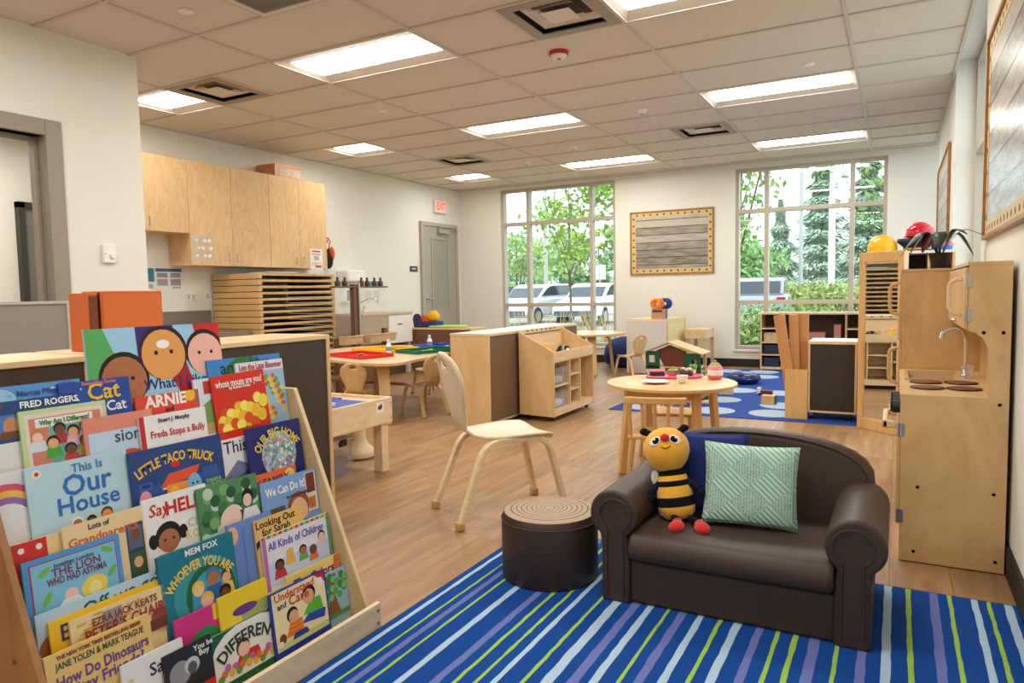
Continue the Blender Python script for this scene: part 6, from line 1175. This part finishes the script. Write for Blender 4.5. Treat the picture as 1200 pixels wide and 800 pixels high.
def car(label, loc, rz, col, suv=True, group='parked cars outside'):
    t = thing('parked_car', label, 'car', loc, rz, group); paint = mat('car_paint%s' % str(col), S(*col), .25, .3)
    if suv: body = [(-2.25, .35), (-2.28, .75), (-2.2, 1.0), (-1.95, 1.08), (1.0, 1.02), (2.0, .86), (2.25, .7), (2.28, .35)]; roof = [(-2.05, 1.05), (-1.85, 1.5), (-1.5, 1.58), (.1, 1.56), (.5, 1.46), (1.15, 1.0)]
    else: body = [(-2.25, .32), (-2.28, .7), (-2.1, .9), (-1.4, .94), (1.1, .88), (2.1, .72), (2.28, .55), (2.28, .32)]; roof = [(-1.7, .93), (-1.0, 1.36), (-.5, 1.42), (.2, 1.40), (1.2, .87)]
    part('body', MB().prism(body, 'y', -.88, .88), paint, t, bevel=.08, segs=3); part('cabin', MB().prism(roof, 'y', -.76, .76), paint, t, bevel=.07, segs=3)
    cxm = sum(p[0] for p in roof)/len(roof); czm = sum(p[1] for p in roof)/len(roof)
    gl = [(cxm+(x-cxm)*.86, czm+(z-czm)*.74) for x, z in roof]
    for s in (-1, 1): part('side_glass', MB().prism(gl, 'y', s*.755, s*.775), CGL, t)
    def slab(a, b, nm):
        A, B = Vector((a[0], 0, a[1])), Vector((b[0], 0, b[1])); d = B-A; n = Vector((d.z, 0, -d.x)).normalized(); n = n if n.x*(A.x-cxm) > 0 else -n
        part(nm, MB().ribbon([A+d*.12+n*.01, B-d*.1+n*.01], 1.34, .03, (0, 1, 0)), CGL, t)
    slab(roof[0], roof[1], 'rear_glass'); slab(roof[-2], roof[-1], 'windscreen')
    for x in (-1.4, 1.42):
        for s in (-1, 1): w = part('wheel', MB().cyl((x, s*.80-.1, .34), .34, .2, 24, axis='y'), TYRE, t); part('hub', MB().cyl((x, s*.80-.1+(.2 if s > 0 else -.01), .34), .2, .012, 16, axis='y'), STEEL, w)
    for s in (-1, 1): part('tail_lamp', box(-2.30, -2.2, s*.7-.12, s*.7+.12, .8, .98), mat('tail_red', S(170, 30, 30), .3), t); part('head_lamp', box(2.1, 2.27, s*.65-.16, s*.65+.16, .66, .8), WHITE, t)
    for x in (-2.30, 2.24): part('bumper', box(x, x+.07, -.8, .8, .38, .56), mat('bumper_grey', S(80, 80, 84), .5), t, bevel=.02)
def gp(u, Y, z=ZG): p = yp(u, 345, Y); return Vector((p.x, Y, z-.02+.001))
car('silver grey car parked nose in, on the exit door side of the young tree', gp(628, 22), math.radians(-93), (206, 210, 214)); car('white car parked nose in behind the young tree trunk', gp(696, 22), math.radians(-86), (236, 238, 240))
car('dark blue car standing further back at the exit door side of the far window', gp(596, 28), math.radians(190), (60, 70, 84)); car('silver sport utility car seen from behind through the bookcase window', gp(893, 21), math.radians(95), (150, 156, 166))
# vegetation
def leaf_mat(name, c): return mat(name, S(*c), .8, noise=.35, scale=4)
def leaf_cloud(m, blobs, n, size, rr, flat=.6):
    tot = sum(b[3]**2 for b in blobs)
    for (x, y, z, r) in blobs:
        for _ in range(max(6, int(n*r*r/tot))):
            d = Vector((rr.gauss(0, 1), rr.gauss(0, 1), rr.gauss(0, 1))).normalized()*r*(rr.random()**.4); c = Vector((x, y, z))+Vector((d.x, d.y, d.z*flat))
            a = Vector((rr.gauss(0, 1), rr.gauss(0, 1), rr.gauss(0, 1))).normalized(); b = a.orthogonal().normalized(); s = size*rr.uniform(.6, 1.3)
            m.add([c-a*s, c+b*s*.55, c+a*s, c-b*s*.55], [(0, 1, 2, 3)])
    return m
def tree(label, loc, h, crown, col, seed, trunk_h=None, n=2600, size=.10, cat='tree', lean=0, tr=.07, group='trees outside'):
    rr = random.Random(seed); t = thing('garden_tree', label, cat, loc, 0, group); th = trunk_h or h*.4
    blobs = [(rr.uniform(-1, 1)*crown, rr.uniform(-.8, .8)*crown, th+(h-th)*rr.uniform(.1, 1), crown*rr.uniform(.3, .55)) for _ in range(16)]
    part('crown', leaf_cloud(MB(), blobs, n, size, rr, .75), leaf_mat('leaf_%s' % str(col), col), t, smooth=False)
    m = MB().tube([(0, 0, 0), (.02, 0, th*.5), (lean*.5, 0, th), (lean, 0, h*.85)], [tr, tr*.9, tr*.75, tr*.25], 8)
    for (x, y, z, r) in blobs[:9]: m.tube([(lean*.4, 0, th*rr.uniform(.7, 1.1)), (x*.5, y*.5, (z+th)/2), (x, y, z)], [tr*.45, tr*.3, tr*.12], 6)
    part('trunk', m, mat('bark', S(110, 96, 82), .9, noise=.2, scale=10), t)
tree('young leafy tree with slim trunk right outside the far window', gp(668, 11.5)+Vector((0, 0, .02)), 4.6, 1.35, (140, 170, 76), 3, 1.75, 1700, .085, tr=.035)
tree('bushy green tree at the exit door side of the far window', gp(606, 34), 4.4, 2.3, (150, 176, 110), 5, .6, 2600, .16, tr=.1)
tree('overhanging leafy tree beside the bookcase window', gp(872, 10.2)+Vector((-.3, 0, .02)), 5.0, 1.35, (126, 154, 82), 7, 1.9, 1500, .075, tr=.06, lean=.3)
tree('leafy tree at the wall side of the bookcase window', gp(1046, 11.5)+Vector((.6, 0, .02)), 5.6, 1.6, (120, 150, 84), 8, 2.2, 1100, .08, tr=.07)
def conifer(label, loc, h, r, col, seed, n=2600):
    rr = random.Random(seed); t = thing('conifer', label, 'tree', loc, 0, 'conifers across the parking lot'); m = MB()
    for _ in range(n):
        z = h*(.08+.92*rr.random()**1.2); R = r*(1-z/h)*(.75+.25*math.sin(z*5)); a = rr.uniform(0, 2*PI); q = R*(rr.random()**.35); c = Vector((q*math.cos(a), q*math.sin(a), z)); d = Vector((math.cos(a), math.sin(a), -.45)).normalized(); b = Vector((-math.sin(a), math.cos(a), 0)); s = .26*rr.uniform(.6, 1.3)
        m.add([c-d*s, c+b*s*.35, c+d*s, c-b*s*.35], [(0, 1, 2, 3)])
    part('needles', m, leaf_mat('needle_%s' % str(col), col), t, smooth=False); part('trunk', MB().tube([(0, 0, 0), (0, 0, h*.9)], [.18, .03], 8), MATS['bark'], t)
conifer('broad blue green conifer across the parking lot, beside the poles', gp(962, 58), 12.5, 4.6, (160, 182, 158), 21, 11000); conifer('tall blue green conifer behind the wooden framed mirror side', gp(1016, 49), 11.5, 3.6, (154, 178, 154), 22, 9000); conifer('smaller conifer across the lot, behind the silver sport utility car', gp(914, 50), 7.4, 2.6, (168, 188, 164), 23, 6000)
tree('rounded green tree across the lot behind the silver grey car', gp(640, 56), 6.0, 2.6, (140, 170, 136), 31, .8, 1800, .3, tr=.15); tree('rounded green tree across the lot behind the white car', gp(702, 47), 5.6, 2.4, (146, 176, 132), 32, .8, 1800, .3, tr=.15); tree('rounded hedge like tree across the lot, just past the silver sport utility car', gp(868, 36), 3.6, 2.2, (130, 170, 104), 33, .5, 1600, .22, tr=.12)
# hedge bank and shrubs
rr = random.Random(12)
def shrub(label, loc, r, h, col, n, size, seed, name='shrub', group='shrubs outside'):
    q = random.Random(seed); t = thing(name, label, 'shrub', loc, 0, group); part('foliage', leaf_cloud(MB(), [(q.uniform(-r, r), q.uniform(-r, r)*.4, h*q.uniform(.3, .8), h*.5) for _ in range(8)], n, size, q, .9), leaf_mat('shrub_%s' % str(col), col), t, smooth=False); part('stems', MB().tube([(0, 0, 0), (0, 0, h*.4)], .03, 6), MATS['bark'], t)
for k, u in enumerate((925, 950, 975, 1000, 1025)): shrub(('clipped hedge clump nearest the silver car', 'clipped hedge clump below the first utility pole', 'clipped hedge clump below the white pole', 'clipped hedge clump beside the mirror frame', 'clipped hedge clump near the window edge')[k], gp(u, 30+(k%2)*1.6), .42, 1.25, (150, 164, 96), 900, .12, 50+k)
for k, u in enumerate((872, 884, 905, 935, 965)): shrub(('flowering shrub under the bookcase window, by its frame', 'flowering shrub under the bookcase window, beside the bookcase', 'low shrub behind the bookcase end', 'low shrub behind the long planks', 'low shrub behind the dark block cart')[k], gp(u, 8.2+.9*(k%2))+Vector((0, 0, .02)), .2, .85, (170, 190, 130) if k < 2 else (120, 150, 80), 700, .055, 70+k)
GRS = mat('dry_grass_blade', S(206, 186, 140), .9, noise=.2, scale=5)
for k, u in enumerate((600, 618, 638, 656, 676, 694, 712, 728)):
    q = random.Random(90+k); t = thing('ornamental_grass', ('clump of pale ornamental grass outside the far window, %s from the exit door side' % ['first', 'second', 'third', 'fourth', 'fifth', 'sixth', 'seventh', 'last'][k]), 'grass clump', gp(u, 7.9+.25*(k % 3))+Vector((0, 0, .02)), 0, 'ornamental grass clumps'); m = MB()
    for _ in range(70):
        a = q.uniform(0, 2*PI); L = q.uniform(.45, .95); sp = q.uniform(.05, .3); d = Vector((math.cos(a), math.sin(a), 0)); m.ribbon([d*.02, d*sp*.5+Vector((0, 0, L*.6)), d*sp*1.2+Vector((0, 0, L))], [.008, .008, .003], .002, (-d.y, d.x, 0))
    part('blades', m, GRS, t, smooth=False)
# poles, sign, distant building
tag(part('utility_pole', MB().tube([(0, 0, 0), (0, 0, 11)], .11, 10), mat('pole_grey', S(170, 172, 170), .8)), 'grey utility pole across the parking lot', 'pole').location = gp(938, 38)
tag(part('flag_pole', MB().tube([(0, 0, 0), (0, 0, 5.2), (0, 0, 9)], [.16, .16, .08], 12), mat('pole_white', S(236, 238, 240), .5)), 'white tapered light pole across the parking lot', 'pole').location = gp(974, 36)
t = thing('utility_pole', 'pale square sign post between the parked cars', 'sign post', gp(703, 34)); part('post', MB().tube([(0, 0, 0), (0, 0, 2.6)], .05, 8), MATS['pole_grey'], t); part('sign_face', box(-.35, .35, -.03, .03, 1.9, 2.7), MATS['pole_white'], t)
tag(part('utility_pole', MB().tube([(0, 0, 0), (0, 0, 7.5)], .12, 10), MATS['pole_grey']), 'pale pole between the cars beyond the far window', 'pole').location = gp(640, 31)
b0 = gp(884, 62); t = thing('distant_building', 'pale distant building beyond the lot, behind the silver car', 'building', b0); part('walls', box(-2.2, 2.2, 0, 5, 0, 3.4), mat('siding_white', S(226, 230, 236), .7), t); part('roof', MB().prism([(-2.5, 3.4), (2.5, 3.4), (0, 4.4)], 'y', -.3, 5.3), mat('roof_grey', S(140, 140, 146), .8), t)
for x in (-1.3, 0, 1.3): part('window', box(x-.35, x+.35, -.02, 0, 1.4, 2.4), CGL, t)
# ------------------------------------------------------------------ finish
flush_texts()
